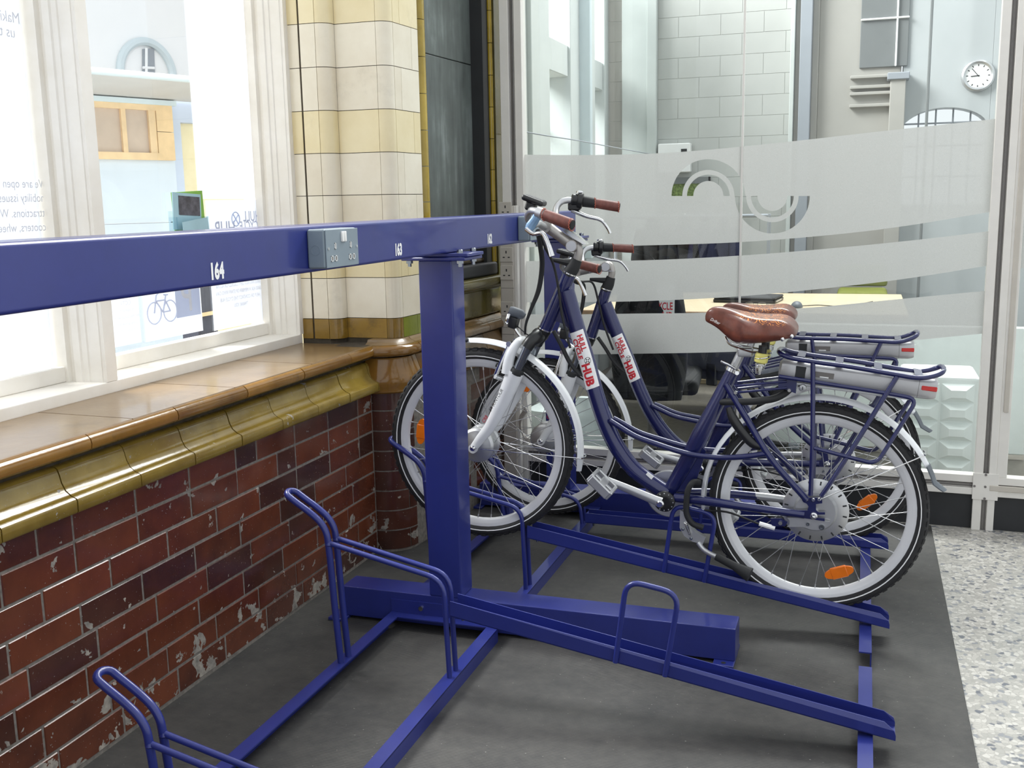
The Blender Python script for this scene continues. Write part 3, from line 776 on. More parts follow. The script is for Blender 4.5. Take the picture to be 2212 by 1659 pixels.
# sockets on the beam
def socket(label, y0, y1):
    t = thing('socket_box', label, 'socket', (0.612, (y0 + y1) / 2, 1.237), 'double sockets screwed to the rack beam')
    b = Vector(t.location); w = (y1 - y0)
    MB().rbox((0, -w / 2, 0), (0.046, w / 2, 0.089), 0.006, 3).build('body', 'socket_grey', t)
    MB().rbox((0.046, -w / 2 + 0.001, 0.0015), (0.049, w / 2 - 0.001, 0.0875), 0.0028, 2).build('face_plate', 'socket_grey', t)
    for s in (-0.008, 0.004):
        MB().rbox((0.048, s, 0.058), (0.054, s + 0.0095, 0.082), 0.0015, 1).build('switch', 'socket_white', t)
    mk = []
    for cy in (-w * 0.28, w * 0.27):
        for (dy, dz, hw, hh) in ((0.008 if cy < 0 else -0.004, 0.044 + 0.006, 0.0035, 0.007), (-0.009, 0.022, 0.0052, 0.0065), (0.009, 0.022, 0.0052, 0.0065)):
            f = MB(); y, z = cy + dy, dz
            f.box((0.0485, y - hw, z - hh), (0.0505, y + hw, z - hh + 0.0016)); f.box((0.0485, y - hw, z + hh - 0.0016), (0.0505, y + hw, z + hh)); f.box((0.0485, y - hw, z - hh), (0.0505, y - hw + 0.0016, z + hh)); f.box((0.0485, y + hw - 0.0016, z - hh), (0.0505, y + hw, z + hh))
            f.build('pin_hole_rim', 'socket_white', t, 0)
            MB().box((0.0485, y - hw + 0.0018, z - hh * 0.45), (0.0497, y + hw - 0.0018, z + hh * 0.5)).build('pin_hole', 'groove_grey', t, 0)
    for y in (-w / 2 + 0.010, w / 2 - 0.010): MB().cyl((0.048, y, 0.045), (0.0505, y, 0.045), 0.0032, 10).build('screw', 'chrome', t)
    MB().tube([V(0.022 + 0.011 * math.cos(a), -w / 2, 0.042 + 0.011 * math.sin(a)) for a in [2 * PI * k / 20 for k in range(20)]], 0.0007, 5, closed=True).build('knockout', 'socket_grey', t)
    return t
socket('grey double power socket screwed to blue beam between numbers 164 and 163', 2.093, 2.252)
socket('grey double power socket on blue beam half hidden behind the raised handlebar', 3.615, 3.775)
# ================================================================== the bicycles
BY = 3.295
BB0 = Vector((1.6945, BY, 0.076))             # rear tyre contact of the raised bicycle; its parts are measured from there
WR = 0.336
def q(px, py, v=0.0): return onY(px, py, BY + v) - BB0
def mir(P): return [Vector((p.x, -p.y, p.z)) for p in P]
RA = Vector((0, 0, WR)); FA = Vector((0.569 - 1.6945, 0, 0.554 - 0.076))
_wheel_cache = {}
def wheel(bike, c, front, phase):
    """tyre carries rim, hub, spokes and reflectors"""
    def put(name, key, fn, par, M):
        if key not in _wheel_cache: _wheel_cache[key] = fn()
        return link(name, _wheel_cache[key], par, M=M)
    def tyre():
        mb = MB(); prof = []
        for k in range(11):
            t = PI * (k / 10.0) ; prof.append((0.312 + 0.0225 * math.sin(t) - 0.0 , -0.0235 * math.cos(t)))
        prof = [(0.297, -0.012), (0.304, -0.021)] + [(0.3125 + 0.0215 * math.sin(t), -0.0235 * math.cos(t)) for t in [PI * (0.03 + 0.94 * k / 10) for k in range(11)]] + [(0.304, 0.021), (0.297, 0.012)]
        mb.lathe(prof, (0, 0, 0), (0, 1, 0), 72, closed=True)
        for k in range(72):               # tread blocks on the shoulders
            a = 2 * PI * (k + 0.25) / 72
            for s in (-1, 1):
                M = Matrix.Rotation(-a - (0.5 * PI / 72 if s > 0 else 0), 4, 'Y') @ Matrix.Translation((0.3275, s * 0.0135, 0)) @ Matrix.Rotation(s * 0.7, 4, 'Z')
                mb.box((-0.003, -0.005, -0.0085), (0.0042, 0.005, 0.0085), M)
        return mb.mesh('wheel', 'tyre_black')
    def stripe():
        mb = MB()
        for s in (-1, 1): mb.lathe([(0.3075, s * 0.02385), (0.3105, s * 0.0243), (0.3105, s * 0.0225), (0.3075, s * 0.0222)], (0, 0, 0), (0, 1, 0), 72, closed=True)
        return mb.mesh('reflective_stripe', 'print_white')
    def rim():
        return MB().lathe([(0.300, -0.0125), (0.303, -0.0135), (0.3035, -0.0115), (0.298, -0.010), (0.298, 0.010), (0.3035, 0.0115), (0.303, 0.0135), (0.300, 0.0125), (0.288, 0.0135), (0.286, 0.0125), (0.276, 0.0105), (0.270, 0.0055), (0.2685, 0), (0.270, -0.0055), (0.276, -0.0105), (0.286, -0.0125), (0.288, -0.0135)], (0, 0, 0), (0, 1, 0), 72, closed=True).mesh('rim', 'rim_silver')
    hubR = 0.050 if front else 0.047
    def hub():
        if front: p = [(0, -0.064), (0.009, -0.064), (0.009, -0.050), (0.024, -0.049), (0.034, -0.046), (0.052, -0.042), (0.060, -0.036), (0.061, -0.030), (0.0555, -0.026), (0.0555, 0.020), (0.062, 0.024), (0.062, 0.030), (0.050, 0.036), (0.03, 0.045), (0.009, 0.05), (0.009, 0.064), (0, 0.064)]
        else: p = [(0, -0.068), (0.010, -0.068), (0.010, -0.034), (0.043, -0.034), (0.047, -0.030), (0.047, -0.026), (0.036, -0.022), (0.034, 0.022), (0.046, 0.026), (0.046, 0.030), (0.03, 0.034), (0.03, 0.040), (0.010, 0.042), (0.010, 0.068), (0, 0.068)]
        return MB().lathe(p, (0, 0, 0), (0, 1, 0), 40).mesh('hub', 'silver', 16)
    R0 = 0.0605 if front else 0.0455
    def spoke(side, lead):
        def f():
            sy = side * 0.027; cr = lead * (0.66 if front else 0.95)
            a = V(R0 * math.cos(cr), sy, R0 * math.sin(cr)); b = V(0.2705, side * 0.002, 0)
            mb = MB(); mb.tube([a, b], 0.0012, 5, cap=False); d = (b - a).normalized(); mb.tube([b - d * 0.012, b + d * 0.004], 0.0024, 6)
            return mb.mesh('spoke', 'spoke_steel')
        return f
    w = put('front_wheel' if front else 'rear_wheel', 'tyre', tyre, bike, Matrix.Translation(c) @ Matrix.Rotation(phase, 4, 'Y'))
    I = Matrix.Identity(4)
    put('reflective_stripe', 'stripe', stripe, w, I); put('rim', 'rim', rim, w, I); put('hub', 'hub%d' % front, hub, w, I)
    for k in range(36):
        side = -1 if k % 2 else 1; lead = -1 if (k // 2) % 2 else 1
        put('spoke', 'sp%d%d%d' % (front, side, lead), spoke(side, lead), w, Matrix.Rotation(2 * PI * k / 36 + 0.06, 4, 'Y'))
    return w
def reflector(bike_wheel, ang, r=0.222):
    def f():
        mb = MB(); n = 20; pts = []
        for k in range(n):
            t = 2 * PI * k / n; ex = 0.6
            pts.append(V(0.017 * math.copysign(abs(math.cos(t)) ** 0.8, math.cos(t)), -0.004, 0.046 * math.copysign(abs(math.sin(t)) ** 0.9, math.sin(t))))
        mb.prism(pts, (0, 0.008, 0)); mb.rbox((-0.019, -0.0055, -0.026), (0.019, 0.0055, 0.026), 0.003, 1)
        return mb.mesh('reflector', 'orange_plastic')
    if 'refl' not in _wheel_cache: _wheel_cache['refl'] = f()
    return link('reflector', _wheel_cache['refl'], bike_wheel, M=Matrix.Rotation(ang, 4, 'Y') @ Matrix.Translation((r, -0.006, 0)))

def fender(R, a0, a1, w=0.027, n=30):
    mb = MB(); rows = []; th = 0.0016
    for k in range(n + 1):
        a = a0 + (a1 - a0) * k / n; row = []
        cs = [(t / 6.0) for t in range(-6, 7)]
        ed = min(1.0, 0.55 + 0.45 * min(k, n - k) / 2.0)
        out = [(R - 0.013 * abs(c) ** 2.2, c * w * ed) for c in cs]
        inn = [(r - th, y * 0.97) for r, y in reversed(out)]
        for r, y in out + inn: row.append(V(r * math.cos(a), y, r * math.sin(a)))
        rows.append(row)
    mb.grid(rows, closed_u=True); m = len(rows[0]); mb.f.append(tuple(range(m))); mb.f.append(tuple(range(len(mb.v) - m, len(mb.v))))
    return mb
def ang_of(px, py, c): p = q(px, py); return math.atan2(p.z - c.z, p.x - c.x)
class BM(MB):
    def at(s, c): s.v = [v + c for v in s.v]; return s

def make_bike(label, loc, pitch, bar_shift, refl):
    bk = thing('electric_bicycle', label, 'bicycle', loc, 'blue hire bicycles standing in the rack')
    bk.rotation_euler = (0, pitch, 0)
    def B(mb, name, mat, par=None, ang=38): return mb.build(name, mat, par or bk, ang)
    fw = wheel(bk, FA, True, 0.0); rw = wheel(bk, RA, False, 0.1)
    for wh, a in refl: reflector(fw if wh == 'f' else rw, a)
    # ---- frame
    hd = B(MB().tube([q(1231, 590), q(1178, 711)], 0.0225, 20), 'head_tube', 'bike_blue')
    ax = (q(1178, 711) - q(1231, 590)).normalized()
    for p, r in ((q(1231, 590), 0.0245), (q(1178, 711), 0.0255)): B(MB().cyl(p - ax * 0.002, p + ax * 0.002, r, 20), 'headset_ring', 'chrome', hd)
    dtp = spline([q(1223, 628), q(1245, 705), q(1267, 776), q(1290, 860), q(1313, 925), q(1335, 968), q(1366, 1010), q(1402, 1039), q(1441, 1066)], 5)
    B(MB().tube(dtp, 0.0275, 20), 'down_tube', 'bike_blue')
    B(MB().prism([q(1208, 664, -0.007), q(1232, 640, -0.007), q(1252, 735, -0.007), q(1240, 722, -0.007), q(1218, 700, -0.007), q(1194, 692, -0.007)], (0, 0.014, 0)), 'head_gusset', 'bike_blue')
    stp = spline([q(1441, 1072), q(1487, 992), q(1513, 940), q(1548, 872), q(1583, 800)], 4)
    B(MB().tube(stp, [0.023, 0.0275, 0.029, 0.0245, 0.0195], 20, flat=0.85), 'seat_tube', 'bike_blue')
    B(MB().prism([q(1486, 1012, -0.010), q(1512, 960, -0.010), q(1525, 975, -0.010), q(1505, 1035, -0.010), q(1478, 1062, -0.010), q(1462, 1062, -0.010)], (0, 0.02, 0)), 'seat_gusset', 'bike_blue')
    B(MB().cyl(q(1441, 1075) + V(0, -0.036, 0), q(1441, 1075) + V(0, 0.036, 0), 0.0255, 24), 'bottom_bracket', 'bike_blue')
    BBp = q(1441, 1075)
    mt = spline([q(1318, 909, -0.022), q(1334, 919, -0.026), q(1372, 942, -0.03), q(1412, 957, -0.034), q(1486, 980, -0.040), q(1548, 988, -0.047), q(1602, 987, -0.054), q(1660, 979, -0.060)], 5)
    B(MB().tube(mt, 0.0092, 12), 'mid_tube', 'bike_blue'); B(MB().tube(mir(mt), 0.0092, 12), 'mid_tube', 'bike_blue')
    ss = spline([q(1568, 830, -0.024), q(1615, 908, -0.046), q(1665, 990, -0.062), q(1743, 1080, -0.074)], 5)
    cs = spline([q(1458, 1075, -0.030), q(1530, 1083, -0.052), q(1600, 1093, -0.064), q(1738, 1112, -0.076)], 5)
    for P_, s in ((ss, 0), (mir(ss), 1)): B(MB().tube(P_, 0.0108, 14), 'seat_stay', 'bike_blue')
    for P_, s in ((cs, 0), (mir(cs), 1)): B(MB().tube(P_, [0.015, 0.015, 0.014, 0.0125], 14), 'chain_stay', 'bike_blue')
    dp = [(620, 480), (680, 420), (1130, 420), (1140, 560), (980, 580), (980, 740), (1050, 790), (1210, 790), (1210, 850), (1010, 850), (1000, 930), (1200, 950), (1200, 1020), (600, 930), (480, 900), (480, 740), (760, 740), (790, 640), (740, 570), (650, 530)]
    P_ = [q(1680 + x * 0.08439, 1040 + y * 0.08439, -0.078) for x, y in dp]
    d0 = B(MB().prism(P_, (0, 0.007, 0)), 'dropout', 'bike_blue', None, 0); B(MB().prism(mir(P_), (0, -0.007, 0)), 'dropout', 'bike_blue', None, 0)
    for x, y in ((735, 465), (910, 475), (1060, 465)):
        p = q(1680 + x * 0.08439, 1040 + y * 0.08439, -0.079); B(MB().lathe([(0, -0.005), (0.004, -0.005), (0.0062, -0.002), (0.0062, 0)], p, (0, 1, 0), 12), 'bolt', 'chrome', d0)
    B(MB().lathe([(0, -0.020), (0.005, -0.019), (0.0075, -0.015), (0.0075, -0.006), (0.011, -0.005), (0.011, 0)], q(1758, 1114, -0.079), (0, 1, 0), 14), 'axle_nut', 'chrome', d0)
    # ---- hub brake disc on the near side
    disc = MB().lathe([(0.03, -0.058), (0.060, -0.058), (0.063, -0.052), (0.066, -0.0465), (0.096, -0.0445), (0.1005, -0.041), (0.1005, -0.036), (0.095, -0.034), (0.03, -0.034)], RA, (0, 1, 0), 56)
    dk = B(disc, 'brake_disc', 'silver')
    for k in range(16):
        a = 2 * PI * k / 16 + 0.15
        B(MB().box((0.083, -0.0465, -0.0022), (0.095, -0.043, 0.0022), Matrix.Translation(RA) @ Matrix.Rotation(a, 4, 'Y')), 'cooling_slot', 'kick_black', dk, 0)
    arm = [(240, 930), (600, 935), (1000, 985), (1180, 1010), (1330, 1030), (1230, 1180), (1120, 1240), (860, 1230), (640, 1165), (230, 1165), (300, 1110), (300, 1000)]
    ba = B(MB().prism([q(1680 + x * 0.08439, 1040 + y * 0.08439, -0.071) for x, y in arm], (0, 0.008, 0)), 'brake_arm', 'silver', None, 0)
    for x, y, r in ((770, 1085, 0.0055), (1125, 1165, 0.0085)):
        p = q(1680 + x * 0.08439, 1040 + y * 0.08439, -0.072); B(MB().lathe([(0, -0.002), (r * 0.5, -0.002), (r * 0.55, -0.006), (r, -0.006), (r, 0.0)], p, (0, 1, 0), 16), 'bolt', 'steel_tube', ba)
    cp = q(1686, 1128, -0.073); B(MB().prism([q(1664, 1120, -0.078), q(1688, 1120, -0.078), q(1701, 1128, -0.078), q(1696, 1137, -0.078), q(1668, 1137, -0.078)], (0, 0.009, 0)), 'clamp', 'bike_blue', ba, 0)
    B(MB().cyl(cp + V(0, -0.012, 0), cp, 0.0062, 12), 'bolt', 'chrome', ba)
    cb = spline([q(1500, 1102, -0.03), q(1570, 1106, -0.055), q(1610, 1120, -0.07), q(1645, 1134, -0.075)], 5)
    B(MB().tube(cb, 0.0035, 8), 'brake_cable', 'black_rubber')
    B(MB().tube([q(1640, 1131, -0.075), q(1674, 1141, -0.075)], 0.0078, 8), 'cable_stop', 'print_white')
    # ---- cranks and pedals
    def crank(sg):
        v = -0.072 * sg
        if sg > 0: A_, E_ = q(1428, 1086, -0.085), q(1309, 1036, -0.098)
        else:
            d = q(1309, 1036, -0.098) - q(1428, 1086, -0.085); A_ = V(BBp.x, 0.085, BBp.z); E_ = V(A_.x - d.x, 0.098, A_.z - d.z)
        cr = B(MB().tube(spline([A_, A_.lerp(E_, 0.12), A_.lerp(E_, 0.5), A_.lerp(E_, 0.9), E_], 3), [0.0175, 0.0155, 0.0145, 0.0125, 0.0115], 14, flat=0.62), 'crank', 'silver')
        B(MB().lathe([(0.012, 0), (0.012, -sg * 0.008), (0.008, -sg * 0.012), (0, -sg * 0.012)], A_ + V(0, -sg * 0.008, 0), (0, 1, 0), 18), 'crank_bolt', 'chrome', cr)
        ang = 0.75
        M = Matrix.Translation(E_ + V(0, -sg * 0.052, 0)) @ Matrix.Rotation(ang, 4, 'Y')
        pd = MB()
        for z in (-0.011, 0.011):
            pass
        L, Wd, H = 0.040, 0.042, 0.015
        for x in (-L, L): pd.rbox((x - 0.006, -Wd, -H), (x + 0.006, Wd, H), 0.003, 1, M)
        for y in (-Wd, Wd): pd.rbox((-L, y - 0.006, -H), (L, y + 0.006, H), 0.003, 1, M)
        pd.rbox((-L, -0.008, -0.010), (L, 0.008, 0.010), 0.003, 1, M); pd.rbox((-0.013, -Wd, -0.011), (0.013, Wd, 0.011), 0.004, 1, M)
        pe = B(pd, 'pedal', 'silver', cr, 0)
        B(MB().cyl(E_, E_ + V(0, -sg * 0.02, 0), 0.007, 12), 'pedal_axle', 'steel_tube', cr)
    crank(1); crank(-1)
    bd = B(MB().lathe([(0.014, -0.052), (0.030, -0.052), (0.034, -0.049), (0.034, -0.040), (0.014, -0.040)], BBp, (0, 1, 0), 32), 'sensor_disc', 'black_plastic')
    for k in range(12):
        a = 2 * PI * k / 12; p = BBp + V(0.0285 * math.cos(a), -0.0525, 0.0285 * math.sin(a)); B(MB().cyl(p, p + V(0, 0.002, 0), 0.0022, 8), 'magnet', 'silver', bd)
    B(MB().lathe([(0.02, 0.046), (0.078, 0.046), (0.082, 0.050), (0.078, 0.056), (0.02, 0.056)], BBp, (0, 1, 0), 40), 'chainring_guard', 'silver')
    B(MB().tube(spline([q(1452, 1062, 0.062), q(1560, 1066, 0.066), q(1660, 1074, 0.066), q(1745, 1086, 0.064)], 4), [0.014, 0.0135, 0.013, 0.011], 14), 'chain_guard', 'silver')
    # ---- carrier and battery
    nr = [q(1686, 764, -0.052), q(1702, 771.5, -0.060), q(1754, 781, -0.062), q(1841, 793, -0.062), q(1931, 808.5, -0.062), q(1978, 816, -0.062), q(2002, 815.5, -0.062), q(2028, 809, -0.060), q(2037, 803, -0.050)]
    B(MB().tube(spline(nr + [Vector((p.x, -p.y, p.z)) for p in reversed(nr)], 4, True), 0.0075, 10, closed=True), 'carrier_rail', 'bike_blue')
    for x in (1731, 1815, 1899, 1985):
        t = (x - 1702) / (1978 - 1702.0); p = nr[1].lerp(nr[5], t); dr = (nr[5] - nr[1]).normalized()
        B(MB().prism([p + dr * 0.0115 + V(0, 0, 0.0062), p - dr * 0.0115 + V(0, 0, 0.0062), V(0, -2 * p.y, 0) + p - dr * 0.0115 + V(0, 0, 0.0062), V(0, -2 * p.y, 0) + p + dr * 0.0115 + V(0, 0, 0.0062)], (0, 0, 0.0025)), 'carrier_slat', 'bike_blue', None, 0)
    for path, r in (([q(1756, 783, -0.062), q(1756, 870, -0.068), q(1755, 960, -0.078), q(1751, 1070, -0.082)], 0.0075), ([q(1938, 813, -0.062), q(1895, 882, -0.068), q(1850, 955, -0.076), q(1796, 1040, -0.082), q(1774, 1072, -0.082)], 0.0075)):
        p = spline(path, 4); B(MB().tube(p, r, 10), 'carrier_leg', 'bike_blue'); B(MB().tube(mir(p), r, 10), 'carrier_leg', 'bike_blue')
    fr = fillet([q(1683, 813, -0.060), q(1767, 826, -0.062), q(1931, 852, -0.062), q(1982, 862, -0.064), q(1893, 1003, -0.080), q(1758, 968, -0.080)], 0.03, 6)
    B(MB().tube(fr, 0.0065, 10), 'pannier_rail', 'bike_blue'); B(MB().tube(mir(fr), 0.0065, 10), 'pannier_rail', 'bike_blue')
    B(MB().prism([q(1681, 812, -0.048), q(1722, 818, -0.048), q(1719, 850, -0.048), q(1681, 836, -0.048)], (0, 0.096, 0)), 'mount_bracket', 'bike_blue', None, 0)
    for s in (-1, 1):
        for dz in (0, 14):
            B(MB().tube([q(1588, 848 - dz, -0.034) if s < 0 else mir([q(1588, 848 - dz, -0.034)])[0], q(1700, 838 - dz, -0.05) if s < 0 else mir([q(1700, 838 - dz, -0.05)])[0]], 0.0042, 8), 'mount_link', 'bike_blue')
    for p in (q(1589, 848, -0.040), q(1705, 843, -0.05)): B(MB().lathe([(0, -0.006), (0.005, -0.006), (0.006, -0.002), (0.006, 0.004)], p, (0, 1, 0), 12), 'bolt', 'chrome')
    # battery: a rounded bar lying along the carrier
    b0, b1 = q(1684, 792, -0.0), q(2026, 840, 0.0)
    bx = (b1 - b0).normalized(); bz = V(0, 1, 0).cross(bx); bz = bz if bz.z > 0 else -bz
    hw, hh = 0.050, 0.0335
    def sect(c, s=1.0, sz=1.0):
        pts = []
        for k in range(28):
            t = 2 * PI * k / 28; cx_, cz_ = math.cos(t), math.sin(t); e = 0.5
            pts.append(c + V(0, 1, 0) * (hw * s * math.copysign(abs(cx_) ** e, cx_)) + bz * (hh * sz * math.copysign(abs(cz_) ** e, cz_)))
        return pts
    c0 = q(1684, 794, 0) ; c1 = q(2022, 838, 0)
    Ld = (c1 - c0).length; bx = (c1 - c0) / Ld
    rows = [sect(c0 + bx * a, s, z_) for a, s, z_ in ((0, 0.6, 0.6), (0.008, 0.85, 0.86), (0.022, 0.97, 0.97), (0.045, 1, 1), (Ld - 0.052, 1, 1))]
    m = MB().grid(rows, True); m.f.append(tuple(range(28))); m.f.append(tuple(range(len(m.v) - 28, len(m.v)))); bat = B(m, 'battery', 'battery_silver', None, 30)
    rows = [sect(c0 + bx * a, s, z_) for a, s, z_ in ((Ld - 0.0512, 1, 1), (Ld - 0.02, 1, 1), (Ld - 0.006, 0.95, 0.93), (Ld, 0.86, 0.84))]
    m = MB().grid(rows, True); m.f.append(tuple(range(28))); m.f.append(tuple(range(len(m.v) - 28, len(m.v)))); B(m, 'battery_cap', 'battery_silver', bat, 30)
    def bbox(a0, a1, z0, z1, y0, y1, name, mat, r=0.002):
        Mx = Matrix(((bx.x, 0, bz.x, c0.x), (bx.y, 1, bz.y, c0.y), (bx.z, 0, bz.z, c0.z), (0, 0, 0, 1)))
        return B(MB().rbox((a0, y0, z0), (a1, y1, z1), r, 1, Mx), name, mat, bat, 0)
    bbox(Ld - 0.044, Ld - 0.0, -0.004, 0.010, -0.0515, 0.0515, 'tail_light', 'red_plastic')
    bbox(0.050, 0.082, -0.016, 0.020, -0.0506, -0.045, 'charge_port', 'kick_black'); bbox(0.104, 0.166, -0.008, 0.012, -0.0506, -0.045, 'gauge', 'groove_grey'); bbox(0.124, 0.150, -0.006, -0.002, -0.051, -0.045, 'gauge_mark', 'print_white', 0.0005)
    bbox(0.02, Ld - 0.07, -0.042, -0.031, -0.035, 0.035, 'battery_shoe', 'silver', 0.003)
    lk = q(1734, 838, -0.035); B(MB().lathe([(0, -0.004), (0.004, -0.004), (0.010, -0.003), (0.012, 0), (0.012, 0.02)], lk, (0, 1, 0), 18), 'battery_lock', 'silver'); B(MB().box((-0.0012, -0.0045, -0.005), (0.0012, -0.003, 0.005), Matrix.Translation(lk)), 'keyhole', 'kick_black', None, 0)
    B(MB().tube(spline([q(1558, 868, -0.01), q(1590, 868, -0.03), q(1640, 866, -0.036), q(1680, 858, -0.03), q(1708, 838, -0.015), q(1716, 818, 0)], 5), 0.0115, 12), 'battery_cable', 'black_rubber')
    # ---- ring lock on the seat stays
    B(MB().tube(spline([q(1574, 880, -0.042), q(1584, 905, -0.05), q(1604, 934, -0.054), q(1626, 958, -0.056), q(1644, 966, -0.056)], 4), [0.010, 0.0155, 0.0155, 0.015, 0.010], 12, flat=0.8), 'ring_lock', 'black_plastic')
    # ---- mudguards
    a0 = ang_of(1502, 1099, RA); a1 = ang_of(2014, 1005, RA)
    if a0 < 0: a0 += 2 * PI
    B(BM().at(V(0, 0, 0)) if False else _shift(fender(0.362, a0, a1, 0.028), RA), 'rear_mudguard', 'white_paint')
    flap = [RA + V(0.365 * math.cos(t), 0, 0.365 * math.sin(t)) for t in (a1 + 0.02, a1 - 0.07, a1 - 0.14)] ; e = flap[-1] + (q(2056, 1041) - q(2016, 1009)) * 0.55
    fl_ = flap + [flap[-1].lerp(e, 0.6), e]
    rows = []
    for k, p in enumerate(fl_):
        w_ = (0.028, 0.030, 0.032, 0.031, 0.024)[k]; nrm = (p - RA).normalized()
        rows.append([p + V(0, w_ * t, 0) - nrm * (0.010 * abs(t) ** 2) for t in (-1, -0.5, 0, 0.5, 1)] + [p + V(0, w_ * t, 0) - nrm * (0.010 * abs(t) ** 2 + 0.004) for t in (1, 0.5, 0, -0.5, -1)])
    m = MB().grid(rows, True); n_ = 10; m.f.append(tuple(range(n_))); m.f.append(tuple(range(len(m.v) - n_, len(m.v)))); B(m, 'mud_flap', 'grey_rubber')
    f0 = ang_of(1012, 741, FA); f1 = ang_of(1243, 1014, FA)
    B(_shift(fender(0.369, f1, f0, 0.028), FA), 'front_mudguard', 'white_paint')
    p = FA + V(0.365 * math.cos(f0 + 0.02), 0, 0.365 * math.sin(f0 + 0.02)); B(MB().rbox((-0.016, -0.024, -0.007), (0.014, 0.024, 0.004), 0.003, 1, Matrix.Translation(p)), 'mudguard_tip', 'black_rubber', None, 0)
    for s in (-1, 1):
        B(MB().tube([q(1774, 1078, -0.084) if s < 0 else mir([q(1774, 1078, -0.084)])[0], V(0, s * 0.028, 0) + RA + V(0.362 * math.cos(a1 + 0.12), 0, 0.362 * math.sin(a1 + 0.12))], 0.0018, 6), 'mudguard_stay', 'chrome')
        B(MB().tube([q(1038, 970, -0.060) if s < 0 else mir([q(1038, 970, -0.060)])[0], V(0, s * 0.028, 0) + FA + V(0.369 * math.cos(f1 + 0.14), 0, 0.369 * math.sin(f1 + 0.14))], 0.0018, 6), 'mudguard_stay', 'chrome')
    for c_, R_, aa in ((RA, 0.364, a1 + 0.12), (FA, 0.371, f1 + 0.14)):
        p = c_ + V(R_ * math.cos(aa), 0, R_ * math.sin(aa)); B(MB().tube([p + V(0, -0.028, 0), p + V(0.003, -0.012, 0), p + V(0.003, 0.012, 0), p + V(0, 0.028, 0)], 0.003, 6), 'stay_clip', 'chrome')
    # ---- suspension fork
    for s in (-1, 1):
        def qq(px, py, v=-0.056): p = q(px, py, -abs(v)); return p if s < 0 else V(p.x, -p.y, p.z)
        B(MB().tube(spline([qq(1113, 803), qq(1100, 836), qq(1082, 876), qq(1058, 922), qq(1036, 950), qq(1021, 970)], 5), [0.0305, 0.029, 0.025, 0.0195, 0.0165, 0.0135], 16, flat=0.72), 'fork_leg', 'white_paint')
        B(MB().lathe([(0, -s * 0.0), (0.008, 0), (0.011, s * 0.003), (0.014, s * 0.004), (0.014, s * 0.010)][::-1] if False else [(0.016, -0.006), (0.016, 0.006)], qq(1022, 969, -0.056), (0, 1, 0), 18), 'fork_dropout', 'white_paint')
        B(MB().lathe([(0.0095, 0), (0.0095, s * 0.006), (0.0055, s * 0.008), (0.0055, s * 0.016), (0, s * 0.016)], qq(1022, 968, -0.066), (0, 1, 0), 14), 'axle_nut', 'chrome')
        u = (qq(1140, 752) - qq(1115, 806)).normalized()
        B(MB().tube([qq(1115, 806), qq(1140, 750)], 0.0158, 18), 'stanchion', 'steel_tube')
        B(MB().lathe([(0.019, 0), (0.0235, 0.004), (0.0235, 0.012), (0.021, 0.020), (0.016, 0.022)], qq(1114, 809), u, 20), 'dust_seal', 'black_rubber')
    ap = [q(1096, 806, -0.056), q(1099, 780, -0.056), q(1107, 757, -0.050), q(1117, 742, -0.034), q(1122, 737, -0.012)]
    B(MB().tube(spline(ap + [Vector((p.x, -p.y, p.z)) for p in reversed(ap)], 4), [0.021, 0.018, 0.016, 0.015, 0.014, 0.014, 0.015, 0.016, 0.018, 0.021], 12), 'fork_brace', 'white_paint')
    cwn = [q(1137, 751, -0.058), q(1148, 736, -0.050), q(1160, 728, -0.028), q(1164, 724, 0.0)]
    B(MB().tube(spline(cwn + [Vector((p.x, -p.y, p.z)) for p in reversed(cwn[:-1])], 4), [0.0215, 0.0215, 0.024, 0.026, 0.024, 0.0215, 0.0215], 16), 'fork_crown', 'black_plastic')
    B(MB().tube([q(1160, 735, 0), q(1178, 711, 0)], 0.0235, 18), 'crown_race', 'black_plastic')
    # V-brake
    for s in (-1, 1):
        def qq(px, py, v): p = q(px, py, -abs(v)); return p if s < 0 else V(p.x, -p.y, p.z)
        br = B(MB().tube([qq(1070, 812, 0.046), qq(1083, 780, 0.044), qq(1099, 744, 0.036)], [0.0085, 0.0065, 0.0055], 8, flat=0.55), 'brake_caliper', 'chrome')
        B(MB().cyl(qq(1070, 813, 0.062), qq(1084, 819, 0.042), 0.0085, 12), 'brake_boss', 'silver', br)
        B(MB().tube([qq(1072, 788, 0.026), qq(1098, 800, 0.026)], 0.0075, 8), 'brake_pad', 'black_rubber', br)
        B(MB().lathe([(0.009, -0.004), (0.009, 0.004)], qq(1099, 743, 0.036), (0, 1, 0), 12), 'pivot', 'chrome', br)
    B(MB().tube(spline([q(1098, 743, -0.036), q(1112, 735, -0.01), q(1120, 728, 0.02)], 4), 0.003, 6), 'brake_cable', 'black_rubber')
    # ---- headlamp
    hl = q(1112, 690, 0.0)
    hx = (q(1100, 684) - q(1128, 693)).normalized()
    hz = V(0, 1, 0).cross(hx); hz = hz if hz.z > 0 else -hz
    Mh = Matrix(((hx.x, 0, hz.x, hl.x), (hx.y, 1, hz.y, hl.y), (hx.z, 0, hz.z, hl.z), (0, 0, 0, 1)))
    lamp = B(MB().tube([Mh @ V(-0.030, 0, 0.020), Mh @ V(-0.020, 0, 0.023), Mh @ V(0.012, 0, 0.022), Mh @ V(0.020, 0, 0.020)], [0.010, 0.0165, 0.0195, 0.019], 16), 'headlamp', 'grey_rubber')
    B(MB().rbox((-0.014, -0.021, -0.030), (0.016, 0.021, 0.010), 0.007, 2, Mh), 'lamp_body', 'black_plastic', lamp)
    B(MB().lathe([(0.0235, -0.006), (0.0255, 0.0), (0.024, 0.004), (0, 0.008)], Mh @ V(0.020, 0, 0.0), hx, 20), 'lens', 'chrome', lamp)
